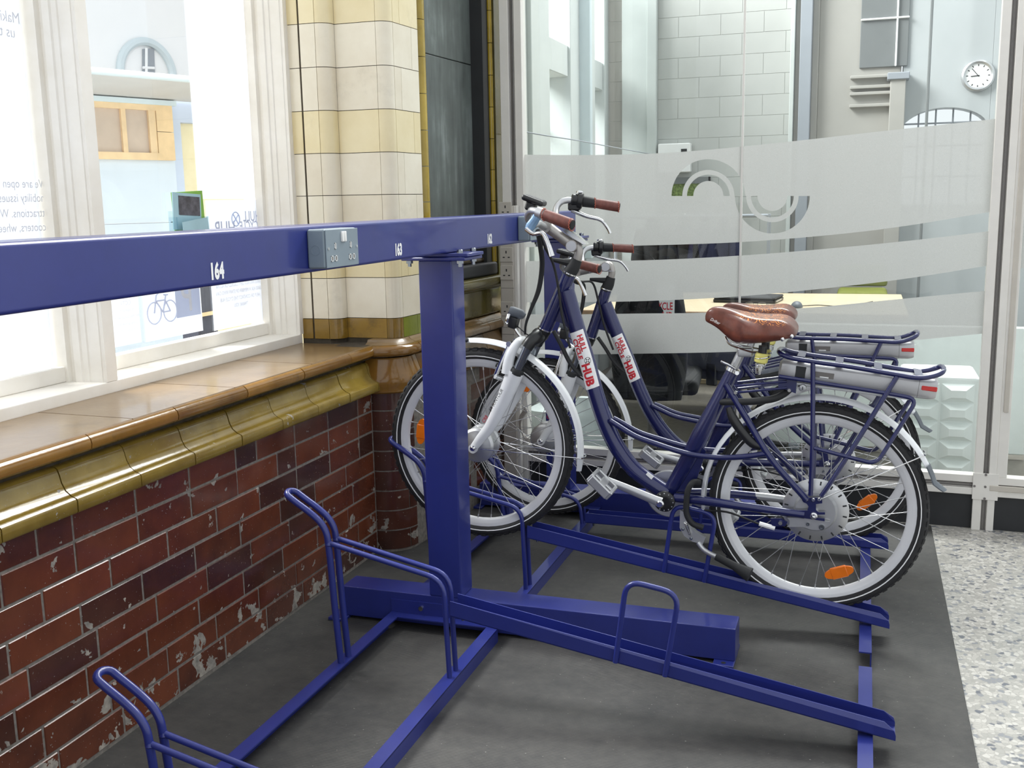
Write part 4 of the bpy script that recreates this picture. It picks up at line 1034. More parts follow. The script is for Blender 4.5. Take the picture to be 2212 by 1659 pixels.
    B(MB().tube([Mh @ V(-0.005, 0, -0.028), q(1120, 722, 0), q(1132, 735, 0)], 0.0045, 8), 'lamp_bracket', 'chrome', lamp)
    B(MB().tube(spline([Mh @ V(-0.016, 0, -0.02), q(1124, 710, -0.02), q(1138, 722, -0.02), q(1150, 726, -0.01)], 4), 0.0022, 6), 'lamp_wire', 'black_rubber', lamp)
    # ---- stem and handlebar
    S = Vector(bar_shift)
    B(MB().tube(spline([q(1228, 594), q(1238, 578, -0.0), q(1246, 560)], 3), [0.0235, 0.0225, 0.018], 16), 'stem_boot', 'black_rubber')
    B(MB().tube([q(1240, 570), q(1190, 560, -0.01)], [0.014, 0.006], 8), 'cable_guide', 'black_rubber')
    B(MB().tube(spline([q(1244, 568), q(1250, 546), q(1246, 530), q(1238, 526)], 4), [0.0135, 0.0145, 0.016, 0.016], 16), 'stem_quill', 'stem_grey')
    pv = q(1238, 531)
    B(MB().lathe([(0.0185, -0.024), (0.0200, -0.022), (0.0200, 0.022), (0.0185, 0.024)], pv, (0, 1, 0), 24), 'stem_pivot', 'stem_grey')
    B(MB().lathe([(0.0168, -0.0255), (0.0168, -0.0235)], pv, (0, 1, 0), 24), 'pivot_cap', 'cap_grey')
    clamp = q(1181, 489) + S
    B(MB().tube([pv, pv.lerp(clamp, 0.5), clamp], [0.0185, 0.0165, 0.019], 14, flat=1.1), 'stem_arm', 'stem_grey')
    B(MB().cyl(clamp + V(0, -0.026, 0), clamp + V(0, 0.026, 0), 0.0205, 20), 'bar_clamp', 'stem_grey')
    blade = [q(1212, 488, -0.020) + S, q(1224, 494, -0.020) + S, q(1248, 511, -0.020) + S * 0.6, q(1267, 528, -0.020) + S * 0.4, q(1258, 527, -0.020) + S * 0.4, q(1236, 514, -0.020) + S * 0.6, q(1212, 496, -0.020) + S]
    B(MB().prism(blade, (0, 0.038, 0)), 'stem_lever', 'chrome', None, 0)
    gE, gS = {}, {}
    gS[-1] = onY(1177, 464, BY - 0.285) - BB0 + S; gE[-1] = onY(1236, 486, BY - 0.31) - BB0 + S
    gS[1] = onY(1286, 439, BY + 0.285) - BB0 + S; gE[1] = onY(1337, 447, BY + 0.31) - BB0 + S
    for s in (-1, 1):
        d = (gE[s] - gS[s]).normalized()
        inn = [gS[s] - d * 0.035, gS[s] - d * 0.085 + V(-0.004, -s * 0.006, 0.002)]
        if s > 0: far = [onY(1216, 434, BY + 0.245) - BB0 + S, onY(1203, 447, BY + 0.22) - BB0 + S, onY(1200, 470, BY + 0.18) - BB0 + S]
        else: far = [onY(1146, 456, BY - 0.24) - BB0 + S, onY(1140, 470, BY - 0.19) - BB0 + S, onY(1152, 486, BY - 0.13) - BB0 + S]
        path = [gE[s] - d * 0.01, gS[s]] + [gS[s] - d * 0.04] + far + [clamp + V(-0.004, s * 0.085, 0.012), clamp + V(0, s * 0.03, 0), clamp]
        B(MB().tube(spline(path, 4), 0.0112, 14), 'handlebar', 'silver')
        g = B(MB().tube([gS[s], gS[s].lerp(gE[s], 0.3), gS[s].lerp(gE[s], 0.97), gE[s]], [0.0165, 0.0175, 0.0178, 0.0165], 18), 'grip', 'grip_leather')
        B(MB().lathe([(0.0145, 0), (0.0145, 0.002), (0.012, 0.003), (0, 0.003)], gE[s], d, 18), 'end_cap', 'black_rubber', g)
        for c_ in (gS[s], gE[s]):
            B(MB().tube([c_ + (V(0, 0, 1) * math.cos(t) + d.cross(V(0, 0, 1)).normalized() * math.sin(t)) * (0.0172 + 0.0014 * (k % 2)) - d * 0.003 * (k % 2) for k, t in enumerate([2 * PI * j / 28 for j in range(28)])], 0.0014, 4, closed=True), 'stitching', 'stitch', g)
    # near side: brake lever
    d = (gE[-1] - gS[-1]).normalized(); L0 = gS[-1] - d * 0.018
    lv = B(MB().tube(spline([L0 + V(0, 0, 0.012), L0 + V(-0.012, 0, -0.014), L0 + V(-0.030, 0, -0.038), L0 + V(-0.036, -0.004, -0.050)], 3), [0.011, 0.0135, 0.0155, 0.012], 12, flat=0.6), 'lever_body', 'lever_blue')
    B(MB().cyl(L0 - d * 0.010, L0 + d * 0.010, 0.0165, 16), 'lever_clamp', 'silver', lv)
    B(MB().tube(spline([L0 + V(-0.042, -0.004, -0.046), L0 + V(-0.018, -0.008, -0.062), L0 + V(0.010, -0.012, -0.060), L0 + V(0.028, -0.014, -0.090), L0 + V(0.040, -0.014, -0.128)], 4), [0.0085, 0.0075, 0.007, 0.0065, 0.0085], 10), 'brake_lever', 'chrome', lv)
    # far side: gear shifter, brake lever
    d = (gE[1] - gS[1]).normalized(); L0 = gS[1]
    B(MB().tube([L0 - d * 0.044, L0 - d * 0.001], [0.0195, 0.0175], 18), 'gear_shifter', 'black_rubber')
    sh = B(MB().lathe([(0.015, -0.086), (0.021, -0.082), (0.021, -0.066), (0.029, -0.062), (0.030, -0.048), (0.024, -0.044)], L0, d, 20), 'shifter_body', 'black_plastic')
    B(MB().lathe([(0.0, 0.036), (0.010, 0.034), (0.014, 0.028)], L0 - d * 0.055, (0, 0, 1), 16), 'gear_window', 'chrome', sh)
    B(MB().rbox((-0.026, -0.012, -0.036), (0.018, 0.012, -0.008), 0.005, 1, Matrix.Translation(L0 - d * 0.07)), 'lever_body', 'black_plastic', sh)
    B(MB().tube(spline([L0 - d * 0.075 + V(-0.010, 0, -0.034), L0 - d * 0.03 + V(0, 0, -0.050), L0 + d * 0.02 + V(0, 0, -0.056), L0 + d * 0.045 + V(0.0, 0, -0.082), L0 + d * 0.052 + V(0, 0, -0.096)], 4), [0.008, 0.007, 0.006, 0.0055, 0.006], 10), 'brake_lever', 'chrome', sh)
    # display and bell beside the near grip
    dq = onY(1154, 433, BY - 0.24) - BB0 + S
    dm = (onY(1172, 440, BY - 0.24) - onY(1137, 427, BY - 0.24)).normalized()
    Md = Matrix.Translation(dq) @ dm.to_track_quat('X', 'Z').to_matrix().to_4x4()
    ds = B(MB().rbox((-0.036, -0.026, -0.009), (0.036, 0.026, 0.009), 0.008, 3, Md), 'display', 'black_plastic')
    B(MB().rbox((-0.028, -0.019, 0.007), (0.028, 0.019, 0.0098), 0.002, 1, Md), 'display_glass', 'kick_black', ds, 0)
    B(MB().rbox((-0.020, -0.014, -0.034), (0.012, 0.014, -0.006), 0.005, 1, Md), 'display_bracket', 'black_plastic', ds, 0)
    # hoses
    B(MB().tube(spline([onY(1162, 500, BY - 0.20) - BB0 + S, q(1167, 530, -0.12) + S * 0.7, q(1171, 575, -0.06), q(1163, 628, -0.045), q(1147, 668, -0.05), q(1136, 700, -0.05), q(1134, 722, -0.04)], 6), [0.0085, 0.0085, 0.0085, 0.008, 0.006, 0.0042, 0.004], 10), 'motor_cable', 'black_rubber')
    B(MB().tube(spline([onY(1165, 500, BY - 0.20) - BB0 + S, q(1178, 535, -0.1) + S * 0.6, q(1195, 570, -0.045), q(1206, 620, -0.034), q(1214, 680, -0.034), q(1226, 730, -0.036), q(1232, 752, -0.035)], 6), 0.0042, 8), 'brake_hose', 'black_rubber')
    B(MB().tube(spline([q(1196, 715, -0.01), q(1212, 745, -0.02), q(1232, 785, -0.02), q(1255, 812, -0.018)], 5), 0.0075, 8), 'cable_bundle', 'black_rubber')
    B(MB().tube(spline([q(1510, 1042, -0.02), q(1497, 1042, -0.05), q(1487, 1056, -0.058), q(1483, 1084, -0.06), q(1484, 1112, -0.06), q(1496, 1131, -0.06), q(1519, 1140, -0.056)], 5), 0.0098, 10), 'hub_cable', 'black_rubber')
    # ---- kickstand
    ks = B(MB().prism([q(1469, 1102, -0.052), q(1480, 1108, -0.052), q(1487, 1135, -0.052), q(1503, 1150, -0.052), q(1524, 1162, -0.052), q(1518, 1176, -0.052), q(1496, 1170, -0.052), q(1478, 1158, -0.052), q(1468, 1140, -0.052)], (0, 0.024, 0)), 'kickstand', 'silver', None, 0)
    B(MB().tube(spline([q(1508, 1172, -0.050), q(1519, 1186, -0.056), q(1534, 1196, -0.066), q(1549, 1203, -0.074)], 4), 0.008, 12), 'stand_leg', 'silver', ks)
    B(MB().tube([q(1547, 1202, -0.074), q(1585, 1222, -0.092), q(1604, 1233, -0.100), q(1620, 1242, -0.106)], [0.0125, 0.0135, 0.019, 0.024], 14, flat=0.75), 'stand_foot', 'black_rubber', ks)
    coil = []
    for k in range(97):
        t = k / 96.0; c_ = q(1480, 1128, -0.058).lerp(q(1491, 1155, -0.058), t); a = t * 2 * PI * 12; coil.append(c_ + V(math.cos(a), math.sin(a), 0) * 0.005)
    B(MB().tube(coil, 0.0013, 5), 'stand_spring', 'chrome', ks)
    for x, y in ((1475, 1143), (1493, 1163)): B(MB().lathe([(0, -0.004), (0.005, -0.003), (0.0055, 0)], q(x, y, -0.053), (0, 1, 0), 12), 'rivet', 'steel_tube', ks)
    # ---- saddle
    org = q(1619, 715, 0)
    sd = [(1523.5, 683, 692, 0.008, 0), (1527, 672, 697, 0.020, 0), (1537, 664, 702, 0.028, 0), (1553, 662.5, 712, 0.033, 0), (1568, 665, 727, 0.038, 0.0), (1586, 670, 744, 0.052, 0.001), (1602, 674, 748, 0.070, 0.003), (1622, 679, 748, 0.092, 0.006), (1652, 683, 747, 0.112, 0.009), (1684, 682, 742, 0.117, 0.011), (1704, 688, 738, 0.110, 0.011), (1717, 700, 733, 0.096, 0.010), (1724, 712, 727, 0.080, 0.008)]
    rows = []
    for x, t_, b_, hw_, dip in sd:
        T = q(x, t_, -hw_ * 0.55) ; Bt = q(x, b_, -hw_ * 0.9); cx_ = q(x, (t_ + b_) / 2, 0).x; zt, zb = T.z, Bt.z; H_ = zt - zb; row = []
        for k in range(25):
            u = -1 + 2 * k / 24.0; au = abs(u)
            if au <= 0.62: y = u / 0.62 * 0.72 * hw_; z = zt - dip * (1 - (au / 0.62 - 0.0) ** 2) * 1.0 * (1 if au < 0.62 else 0) - H_ * 0.10 * (au / 0.62) ** 4
            else:
                tt = (au - 0.62) / 0.38; y = math.copysign(hw_ * (0.72 + 0.28 * math.sin(tt * PI * 0.5)) - hw_ * 0.05 * max(0, tt - 0.7) / 0.3, u); z = zt - H_ * 0.10 - (H_ * 0.90) * (1 - math.cos(tt * PI * 0.5)) ** 0.95
            row.append(V(cx_, y, z))
        rows.append(row)
    m = MB().grid(rows); n_ = 25
    m.f.append(tuple(range(n_))); m.f.append(tuple(range(len(m.v) - n_, len(m.v))))
    for a in range(len(rows) - 1): m.f.append((a * n_, (a + 1) * n_, (a + 1) * n_ + n_ - 1, a * n_ + n_ - 1))
    m.v = [v - org for v in m.v]
    sdl = B(m, 'saddle', 'saddle_leather', None, 60); sdl.location = org
    ms = sdl.modifiers.new('sub', 'SUBSURF'); ms.levels = 1; ms.render_levels = 1
    for x, y, v_ in ((1690, 733, -0.118), (1710, 727, -0.106)): B(MB().lathe([(0, -0.004), (0.005, -0.003), (0.0065, 0), (0.0065, 0.006)], q(x, y, v_) - org, (0, 1, 0), 12), 'rivet', 'chrome', sdl)
    tm = MB(); tx = q(1545, 694, -0.034) - org; u_ = (q(1554, 698.5, -0.034) - q(1535, 689, -0.034)).normalized(); text_mb(tm, 'Drifter', tx + V(0, -0.0015, 0), u_, u_.cross(V(0, 1, 0)) * -1 if u_.cross(V(0, 1, 0)).z < 0 else u_.cross(V(0, 1, 0)), 0.0135, 0.008, 0.85, 'CENTER', 0.2); B(tm, 'saddle_lettering', 'print_white', sdl, 0)
    for s in (-1, 1):
        B(MB().tube(spline([q(1566, 727, -0.012), q(1574, 742, -0.02), q(1590, 750, -0.03), q(1625, 761, -0.045), q(1650, 765, -0.05)], 4) if s < 0 else mir(spline([q(1566, 727, -0.012), q(1574, 742, -0.02), q(1590, 750, -0.03), q(1625, 761, -0.045), q(1650, 765, -0.05)], 4)), 0.0028, 8), 'saddle_rail', 'chrome')
        sp = q(1645, 772, -0.048); sp = sp if s < 0 else V(sp.x, -sp.y, sp.z)
        B(MB().lathe([(0.017, 0.014), (0.020, 0.010), (0.021, 0.004), (0.019, 0.0), (0.021, -0.004), (0.020, -0.014), (0.015, -0.018)], sp, (0.15, 0, 1), 20), 'elastomer', 'yellow_rubber')
        coil = []
        for k in range(121):
            t = k / 120.0; a = t * 2 * PI * 8; r_ = 0.0145 - 0.006 * t; coil.append(sp + V(-0.003 - 0.005 * t, 0, -0.018 - 0.034 * t) + V(math.cos(a), math.sin(a), 0) * r_)
        B(MB().tube(coil, 0.0015, 5), 'saddle_spring', 'chrome')
        ring = [sp + V(0.002, 0, 0.0) + V(math.cos(t), math.sin(t), 0.15 * math.cos(t)) * 0.0222 for t in [2 * PI * k / 20 for k in range(20)]]; B(MB().tube(ring, 0.002, 6, closed=True), 'spring_wire', 'chrome')
        B(MB().cyl(sp + V(0.002, 0, 0.012), sp + V(0.004, 0, 0.036), 0.013, 14), 'spring_cup', 'black_plastic')
    B(MB().tube([q(1580, 806), q(1602, 760)], 0.0138, 18), 'seat_post', 'silver')
    B(MB().rbox((-0.020, -0.022, -0.014), (0.026, 0.022, 0.014), 0.006, 2, Matrix.Translation(q(1608, 760))), 'post_head', 'silver')
    u = (q(1602, 760) - q(1580, 806)).normalized()
    cl = B(MB().lathe([(0.021, 0), (0.0235, 0.002), (0.0235, 0.014), (0.021, 0.016)], q(1581, 803), u, 20), 'seat_clamp', 'chrome')
    B(MB().cyl(q(1592, 806, -0.030), q(1592, 806, 0.028), 0.0065, 12), 'clamp_bolt', 'chrome', cl)
    B(MB().tube([q(1588, 797, -0.03), q(1572, 787, -0.034), q(1557, 781, -0.03)], [0.004, 0.005, 0.0055], 8, flat=0.5), 'clamp_lever', 'chrome', cl)
    # ---- printed sticker wrapped round the down tube
    sA_, sB_ = q(1240, 717), q(1284, 836)
    ax = (sB_ - sA_); SL = ax.length; ax = ax / SL; rr = 0.0282
    nd = V(0, -1, 0); wd = ax.cross(nd); wd = wd if wd.x > 0 else -wd
    ctr = []
    dts = [p for p in dtp]
    def on_axis(s):   # centre of the tube at distance s along the sticker
        P0 = sA_ + ax * s; best = min(range(len(dts) - 1), key=lambda k: abs((dts[k].lerp(dts[k + 1], 0.5) - P0).dot(ax)))
        a_, b_ = dts[best], dts[best + 1]; t = ((P0 - a_).dot(ax)) / max(1e-6, (b_ - a_).dot(ax)); return a_.lerp(b_, t)
    def wrap(s, t, r=rr): th = t / r; return on_axis(s) + nd * (r * math.cos(th)) + wd * (r * math.sin(th))
    HWD = 0.0285
    rows = [[wrap(SL * k / 16, -HWD + 2 * HWD * j / 14) for j in range(15)] for k in range(17)]
    stk = B(MB().grid(rows), 'sticker', 'print_white')
    def put_text(s_, s0, t0, size, wx, bold=0.02, mat='print_red', name='sticker_lettering'):
        mt_ = MB(); text_mb(mt_, s_, (0, 0, 0), (1, 0, 0), (0, 1, 0), size, bold, wx, 'LEFT', 0, lambda x, y: wrap(s0 + x, t0 + y, rr + 0.0005)); B(mt_, name, mat, stk, 0)
    put_text('HULL', SL * 0.07, 0.0085, 0.025, 0.92, 0.042); put_text('CYCLE', SL * 0.115, -0.0125, 0.025, 0.92, 0.042); put_text('HUB', SL * 0.565, -0.003, 0.041, 0.90, 0.048)
    lgm = MB(); cc = (SL * 0.53, 0.0105)
    for rad, w_ in ((0.0100, 0.0013), (0.0030, 0.0012)):
        for k in range(28):
            t0_, t1_ = 2 * PI * k / 28, 2 * PI * (k + 1) / 28
            lgm.quad(*[wrap(cc[0] + r_ * math.cos(t), cc[1] + r_ * math.sin(t), rr + 0.0006) for r_, t in ((rad, t0_), (rad, t1_), (rad + w_, t1_), (rad + w_, t0_))])
    for k in range(4):
        t = k * PI / 2 + 0.5
        lgm.quad(*[wrap(cc[0] + r_ * math.cos(t) - o_ * math.sin(t), cc[1] + r_ * math.sin(t) + o_ * math.cos(t), rr + 0.0006) for r_, o_ in ((0.003, -0.0012), (0.0103, -0.0012), (0.0103, 0.0012), (0.003, 0.0012))])
    t = -1.05
    lgm.quad(*[wrap(cc[0] + r_ * math.cos(t) - o_ * math.sin(t), cc[1] + r_ * math.sin(t) + o_ * math.cos(t), rr + 0.0008) for r_, o_ in ((0.004, -0.0014), (0.024, -0.0010), (0.024, 0.0010), (0.004, 0.0014))])
    B(lgm, 'sticker_emblem', 'print_black', stk, 0)
    # small size label, fork lettering
    tm = MB(); a_, b_ = q(1048, 905, -0.0790), q(1087, 838, -0.0790); u_ = (b_ - a_).normalized(); w_ = V(0, -1, 0).cross(u_) ; w_ = w_ if w_.x < 0 else -w_
    text_mb(tm, 'SR SUNTOUR', a_.lerp(b_, 0.60), u_, w_, 0.0150, 0.006, 0.98, 'CENTER', 0.25); B(tm, 'fork_lettering', 'print_black', None, 0)
    tm = MB(); text_mb(tm, 'CR8', a_ + u_ * -0.002, u_, w_, 0.0165, 0.012, 0.9, 'CENTER', 0.25); B(tm, 'fork_lettering', 'print_red', None, 0)
    lb = [q(1399, 1020, -0.028), q(1412, 1030, -0.028), q(1407, 1036, -0.028), q(1395, 1025, -0.028)]
    B(MB().prism(lb, (0, 0.002, 0)), 'frame_label', 'print_white', None, 0)
    return bk
def _shift(mb, c): mb.v = [v + c for v in mb.v]; return mb
def refl_ang(px, py, c, pitch=0.0): p = q(px, py); return -math.atan2(p.z - c.z, p.x - c.x)
make_bike('dark blue electric bicycle with raised handlebar in the sloping channel beside post 162', BB0, 0.0, (0, 0, 0), (('r', refl_ang(1817, 1247, RA) - 0.1), ('f', refl_ang(902, 929, FA))))
PIT2 = math.radians(-6.3)
_r2 = Matrix.Rotation(PIT2, 3, 'Y') @ RA
make_bike('dark blue electric bicycle with lower handlebar in the flat channel beside the glass wall', Vector((1.708, 4.068, 0.386)) - _r2, PIT2, (-0.036, 0, -0.070), (('r', 0.86), ('f', refl_ang(902, 929, FA) + 1.25)))
# ================================================================== on and beyond the window
XN = -0.4465
def sheet(name, label, cat, Y0, Y1, z0, z1, mat='paper', th=0.0012, x=XN):
    o = thing(name, label, cat, (x, (Y0 + Y1) / 2, z0))
    MB().box((-th / 2, (Y0 - Y1) / 2, 0), (th / 2, (Y1 - Y0) / 2, z1 - z0)).build('sheet', mat, o, 0)
    return o
def mirrored(o, s, dy, z, size, mat='print_grey', wx=1.0, bold=0.0, align='CENTER'):
    """print that shows through from the street side, so it reads backwards here"""
    m = MB(); text_mb(m, s, (0.0016, dy, z), (0, -1, 0), (0, 0, 1), size, bold, wx, align); m.build('print', mat, o, 0)
    return m
yA, yB = onX(246, 720, XN).y, onX(303, 705, XN).y
zA = onX(275, 745, XN).z
n1 = sheet('cctv_notice', 'white camera warning notice taped to the window beside the mullion', 'notice', yA, yB, zA, zA + 0.30)
wA = yB - yA
tri = MB()
for a, b in (((-0.42, 0.165), (0.42, 0.165)), ((0.42, 0.165), (0.0, 0.27)), ((0.0, 0.27), (-0.42, 0.165))): tri.tube([V(0.0015, a[0] * wA, a[1]), V(0.0015, b[0] * wA, b[1])], 0.0022, 5)
tri.build('triangle', 'print_blue', n1)
MB().rbox((0.0006, -0.030, 0.205), (0.0018, 0.020, 0.222), 0.0004, 1, Matrix.Rotation(0.5, 4, 'X') @ Matrix.Translation((0, 0.09, 0.0))).build('camera_symbol', 'print_blue', n1, 0)
for k, s_ in enumerate(('CCTV', 'in operation', 'for the purposes of', 'crime prevention', 'and public safety')): mirrored(n1, s_, 0, 0.135 - k * 0.022, 0.020 if k == 0 else 0.016)
yA, yB = onX(313, 700, XN).y, onX(437, 690, XN).y; zB = onX(375, 727, XN).z; wB = yB - yA
n2 = sheet('cycle_parking_sign', 'white cycle parking sign with a bicycle and letter P on the window', 'sign', yA, yB, zB, zB + 0.26, 'paper')
bcy = onX(349, 660, XN); oy = bcy.y - (yA + yB) / 2; oz = bcy.z - zB; k_ = 1.0
ic = MB()
def circ(cy, cz, r): return [V(0.0016, cy + r * math.cos(t), cz + r * math.sin(t)) for t in [2 * PI * j / 24 for j in range(24)]]
rw_ = wB * 0.115
for s in (-1, 1): ic.tube(circ(oy + s * wB * 0.135, oz - 0.022, rw_), 0.0022, 5, closed=True)
for a, b in (((0.135, -0.022), (0.06, 0.018)), ((0.06, 0.018), (-0.10, 0.018)), ((-0.135, -0.022), (-0.085, 0.036)), ((0.06, 0.018), (0.01, -0.022)), ((0.01, -0.022), (-0.095, 0.018)), ((0.01, -0.022), (0.135, -0.022)), ((0.06, 0.018), (0.075, 0.034)), ((0.04, 0.036), (0.11, 0.034)), ((-0.085, 0.036), (-0.05, 0.042))):
    ic.tube([V(0.0016, oy + a[0] * wB, oz + a[1]), V(0.0016, oy + b[0] * wB, oz + b[1])], 0.0026, 5)
ic.build('bicycle_symbol', 'print_lilac', n2)
ob = onX(408, 655, XN); by_, bz_ = ob.y - (yA + yB) / 2, ob.z - zB
MB().rbox((0.0006, by_ - 0.075, bz_ - 0.045), (0.0013, by_ + 0.065, bz_ + 0.10), 0.0003, 1).build('sign_panel', 'print_blue', n2, 0)
mirrored(n2, 'P', by_ - 0.01, bz_ + 0.02, 0.15, 'poster_white', 0.85, 0.01)
yA, yB = onX(455, 600, XN).y, onX(573, 600, XN).y; z0c, z1c = onX(515, 704, XN).z, onX(510, 432, XN).z
n3 = sheet('hub_notice', 'tall white HULL CYCLE HUB notice on the window by the jamb', 'notice', yA, yB, z0c, z1c)
wC = yB - yA; hC = z1c - z0c
mirrored(n3, 'HULL', wC * 0.30, hC * 0.865, 0.055, 'print_lilac', 0.9, 0.01); mirrored(n3, 'CYCLE', wC * 0.24, hC * 0.79, 0.048, 'print_lilac', 0.9, 0.01); mirrored(n3, 'HUB', -wC * 0.20, hC * 0.775, 0.075, 'print_lilac', 0.9, 0.01)
e = MB(); e.tube(circ(wC * 0.0, hC * 0.85, 0.026), 0.0022, 5, closed=True)
for k in range(4): t = k * PI / 2 + 0.7; e.tube([V(0.0016, 0, hC * 0.85), V(0.0016, 0.026 * math.cos(t), hC * 0.85 + 0.026 * math.sin(t))], 0.0022, 5)
e.build('emblem', 'print_blue', n3)
for k, s_ in enumerate(('Opening times may change', 'at weekends', '', 'IF BIKES ARE NOT LEFT LOCKED OR ALONE', 'PLEASE ASK A MEMBER OF STAFF WHO CAN', 'HELP OR CONTACT THE CYCLE HUB', 'THANK YOU')): mirrored(n3, s_, 0, hC * (0.50 - 0.055 * k), 0.020, 'print_grey', 0.8)
yA, yB = onX(420, 300, XN).y, onX(549, 300, XN).y
sheet('blank_poster', 'plain white poster covering the far side of the window pane', 'poster', yA, yB, z1c + 0.004, 3.06, 'poster_white', x=XN - 0.0015)
n4 = sheet('window_poster', 'large white poster with faint reversed text filling the pane by the mullion', 'poster', 1.05, 2.434, 0.925, 3.05, 'paper')
o4 = n4.location.y
for s_, px_, py_, sz in (('Making', 42, 42, 0.042), ('us to', 32, 72, 0.042), ('We are open', 100, 398, 0.034), ('mobility issues', 100, 428, 0.034), ('attractions. We', 103, 460, 0.034), ('scooters, wheel', 105, 490, 0.034)):
    p = onX(px_, py_, XN); mirrored(n4, s_, p.y - o4, p.z - 0.925, sz, 'print_grey', 0.9, 0.0, 'LEFT')
# leaflet holder stuck to the pane
p0 = onX(368, 500, -0.44); p1 = onX(436, 470, -0.44)
lh = thing('leaflet_holder', 'clear acrylic leaflet holder with green leaflets on the window', 'leaflet holder', (-0.444, (p0.y + p1.y) / 2, onX(400, 500, -0.44).z))
hwL = (p1.y - p0.y) / 2; zt = onX(400, 414, -0.44).z - lh.location.z; zm = onX(400, 468, -0.44).z - lh.location.z
ac = MB(); ac.box((0.030, -hwL, 0), (0.033, hwL, zm)); ac.box((0, -hwL, 0), (0.033, hwL, 0.003)); ac.box((0, -hwL, 0), (0.033, -hwL + 0.003, zm)); ac.box((0, hwL - 0.003, 0), (0.033, hwL, zm)); ac.box((0, -hwL, 0), (0.003, hwL, zm + 0.02)); ac.build('tray', 'acrylic', lh, 0)
MB().box((0.006, -hwL + 0.02, 0.004), (0.010, hwL + 0.01, zt), Matrix.Rotation(0.04, 4, 'X')).build('leaflet', 'leaflet_green', lh, 0)
MB().box((0.012, -hwL + 0.005, 0.004), (0.016, hwL - 0.022, zt - 0.006), Matrix.Rotation(-0.05, 4, 'X')).build('leaflet', 'leaflet_teal', lh, 0)
MB().box((0.0165, -hwL + 0.035, zm + 0.004), (0.0172, hwL - 0.030, zt - 0.016), Matrix.Rotation(-0.05, 4, 'X')).build('leaflet_photo', 'photo_dark', lh, 0)
MB().box((0.034, -hwL + 0.03, zm - 0.055), (0.0346, hwL - 0.005, zm - 0.012), Matrix.Rotation(0.10, 4, 'X')).build('name_strip', 'leaflet_teal', lh, 0)

# ---- the concourse outside: kiosk, rendered building
KC = Vector((-3.0, 6.58, 0)); kd = Vector((0.358, 0.934, 0)).normalized(); kn = Vector((kd.y, -kd.x, 0))
def onK(px, py, off=0.0): return onPlane(px, py, KC + kn * off, kn)
kk = thing('kiosk', 'grey panelled kiosk with overhanging canopy and boarded opening outside window', 'kiosk', (-3.0, 6.58, -0.1))
def KB(mb, name, mat, par=None, ang=0): mb.v = [v - Vector(kk.location) for v in mb.v]; return mb.build(name, mat, par or kk, ang)
def kquad(pts, off, th, name, mat, par=None): return KB(MB().prism([onK(x, y, off) for x, y in pts], kn * -th), name, mat, par)
def kz(px, py): return onK(px, py).z
def krect(s0, s1, z0, z1, off, th, name, mat, par=None):
    P_ = [KC + kn * off + kd * s + V(0, 0, z) for s, z in ((s0, z0), (s1, z0), (s1, z1), (s0, z1))]
    return KB(MB().prism(P_, kn * -th), name, mat, par)
def ks(px, py): return (onK(px, py) - KC).dot(kd)
zs = kz(372, 218); zj = kz(300, 483)
krect(-2.6, 0, zj + 0.006, zs, -0.0, 0.12, 'wall_panel', 'kiosk_grey'); krect(-2.6, 0, -0.1, zj, 0.0, 0.12, 'wall_panel', 'kiosk_grey')
krect(0.0, ks(397, 300), -0.1, zs + 0.1, -0.03, 0.1, 'corner_panel', 'lilac_grey'); krect(ks(397, 300), 1.5, kz(400, 264), zs + 0.1, -0.03, 0.1, 'head_panel', 'lilac_grey'); krect(ks(397, 300), 1.5, -0.1, kz(400, 264), -0.12, 0.05, 'shutter', 'cream_yellow')
f0, f1 = ks(160, 280), ks(369, 280); zt_, zb_ = kz(369, 230), kz(372, 347)
o0, o1 = ks(170, 280), ks(334, 280); ot, ob_ = kz(334, 240), kz(336, 331)
krect(f0, f1, ot, zt_, 0.035, 0.034, 'plywood_sheet', 'plywood'); krect(f0, f1, zb_, ob_, 0.035, 0.034, 'plywood_sheet', 'plywood'); krect(o1, f1, ob_, (ob_ + ot) / 2, 0.035, 0.034, 'plywood_sheet', 'plywood'); krect(o1, f1, (ob_ + ot) / 2 + 0.004, ot, 0.035, 0.034, 'plywood_sheet', 'plywood')
krect(f0, o1, ob_, ot, 0.008, 0.006, 'backing_board', 'ply_board')
for a, b in ((ks(259, 280), ks(269, 280)), (ks(318, 280), ks(333, 280))): krect(a, b, ob_, ot, 0.030, 0.024, 'timber_stud', 'plywood')
krect(f0, f1 + 0.03, zt_, zt_ + 0.035, 0.05, 0.05, 'flashing', 'kiosk_gutter')
zgu = onK(315, 163, 0.62).z
so = [KC + kd * s + kn * o + V(0, 0, z) for s, o, z in ((-2.8, 0, zs), (0.9, 0, zs), (0.9, 0.61, zgu - 0.02), (-2.8, 0.61, zgu - 0.02))]
KB(MB().prism(so, (0, 0, 0.03)), 'soffit', 'kiosk_soffit')
KB(MB().tube([KC + kd * -2.8 + kn * 0.62 + V(0, 0, zgu), KC + kd * 0.95 + kn * 0.62 + V(0, 0, zgu)], 0.022, 12), 'gutter', 'kiosk_gutter', None, 38)
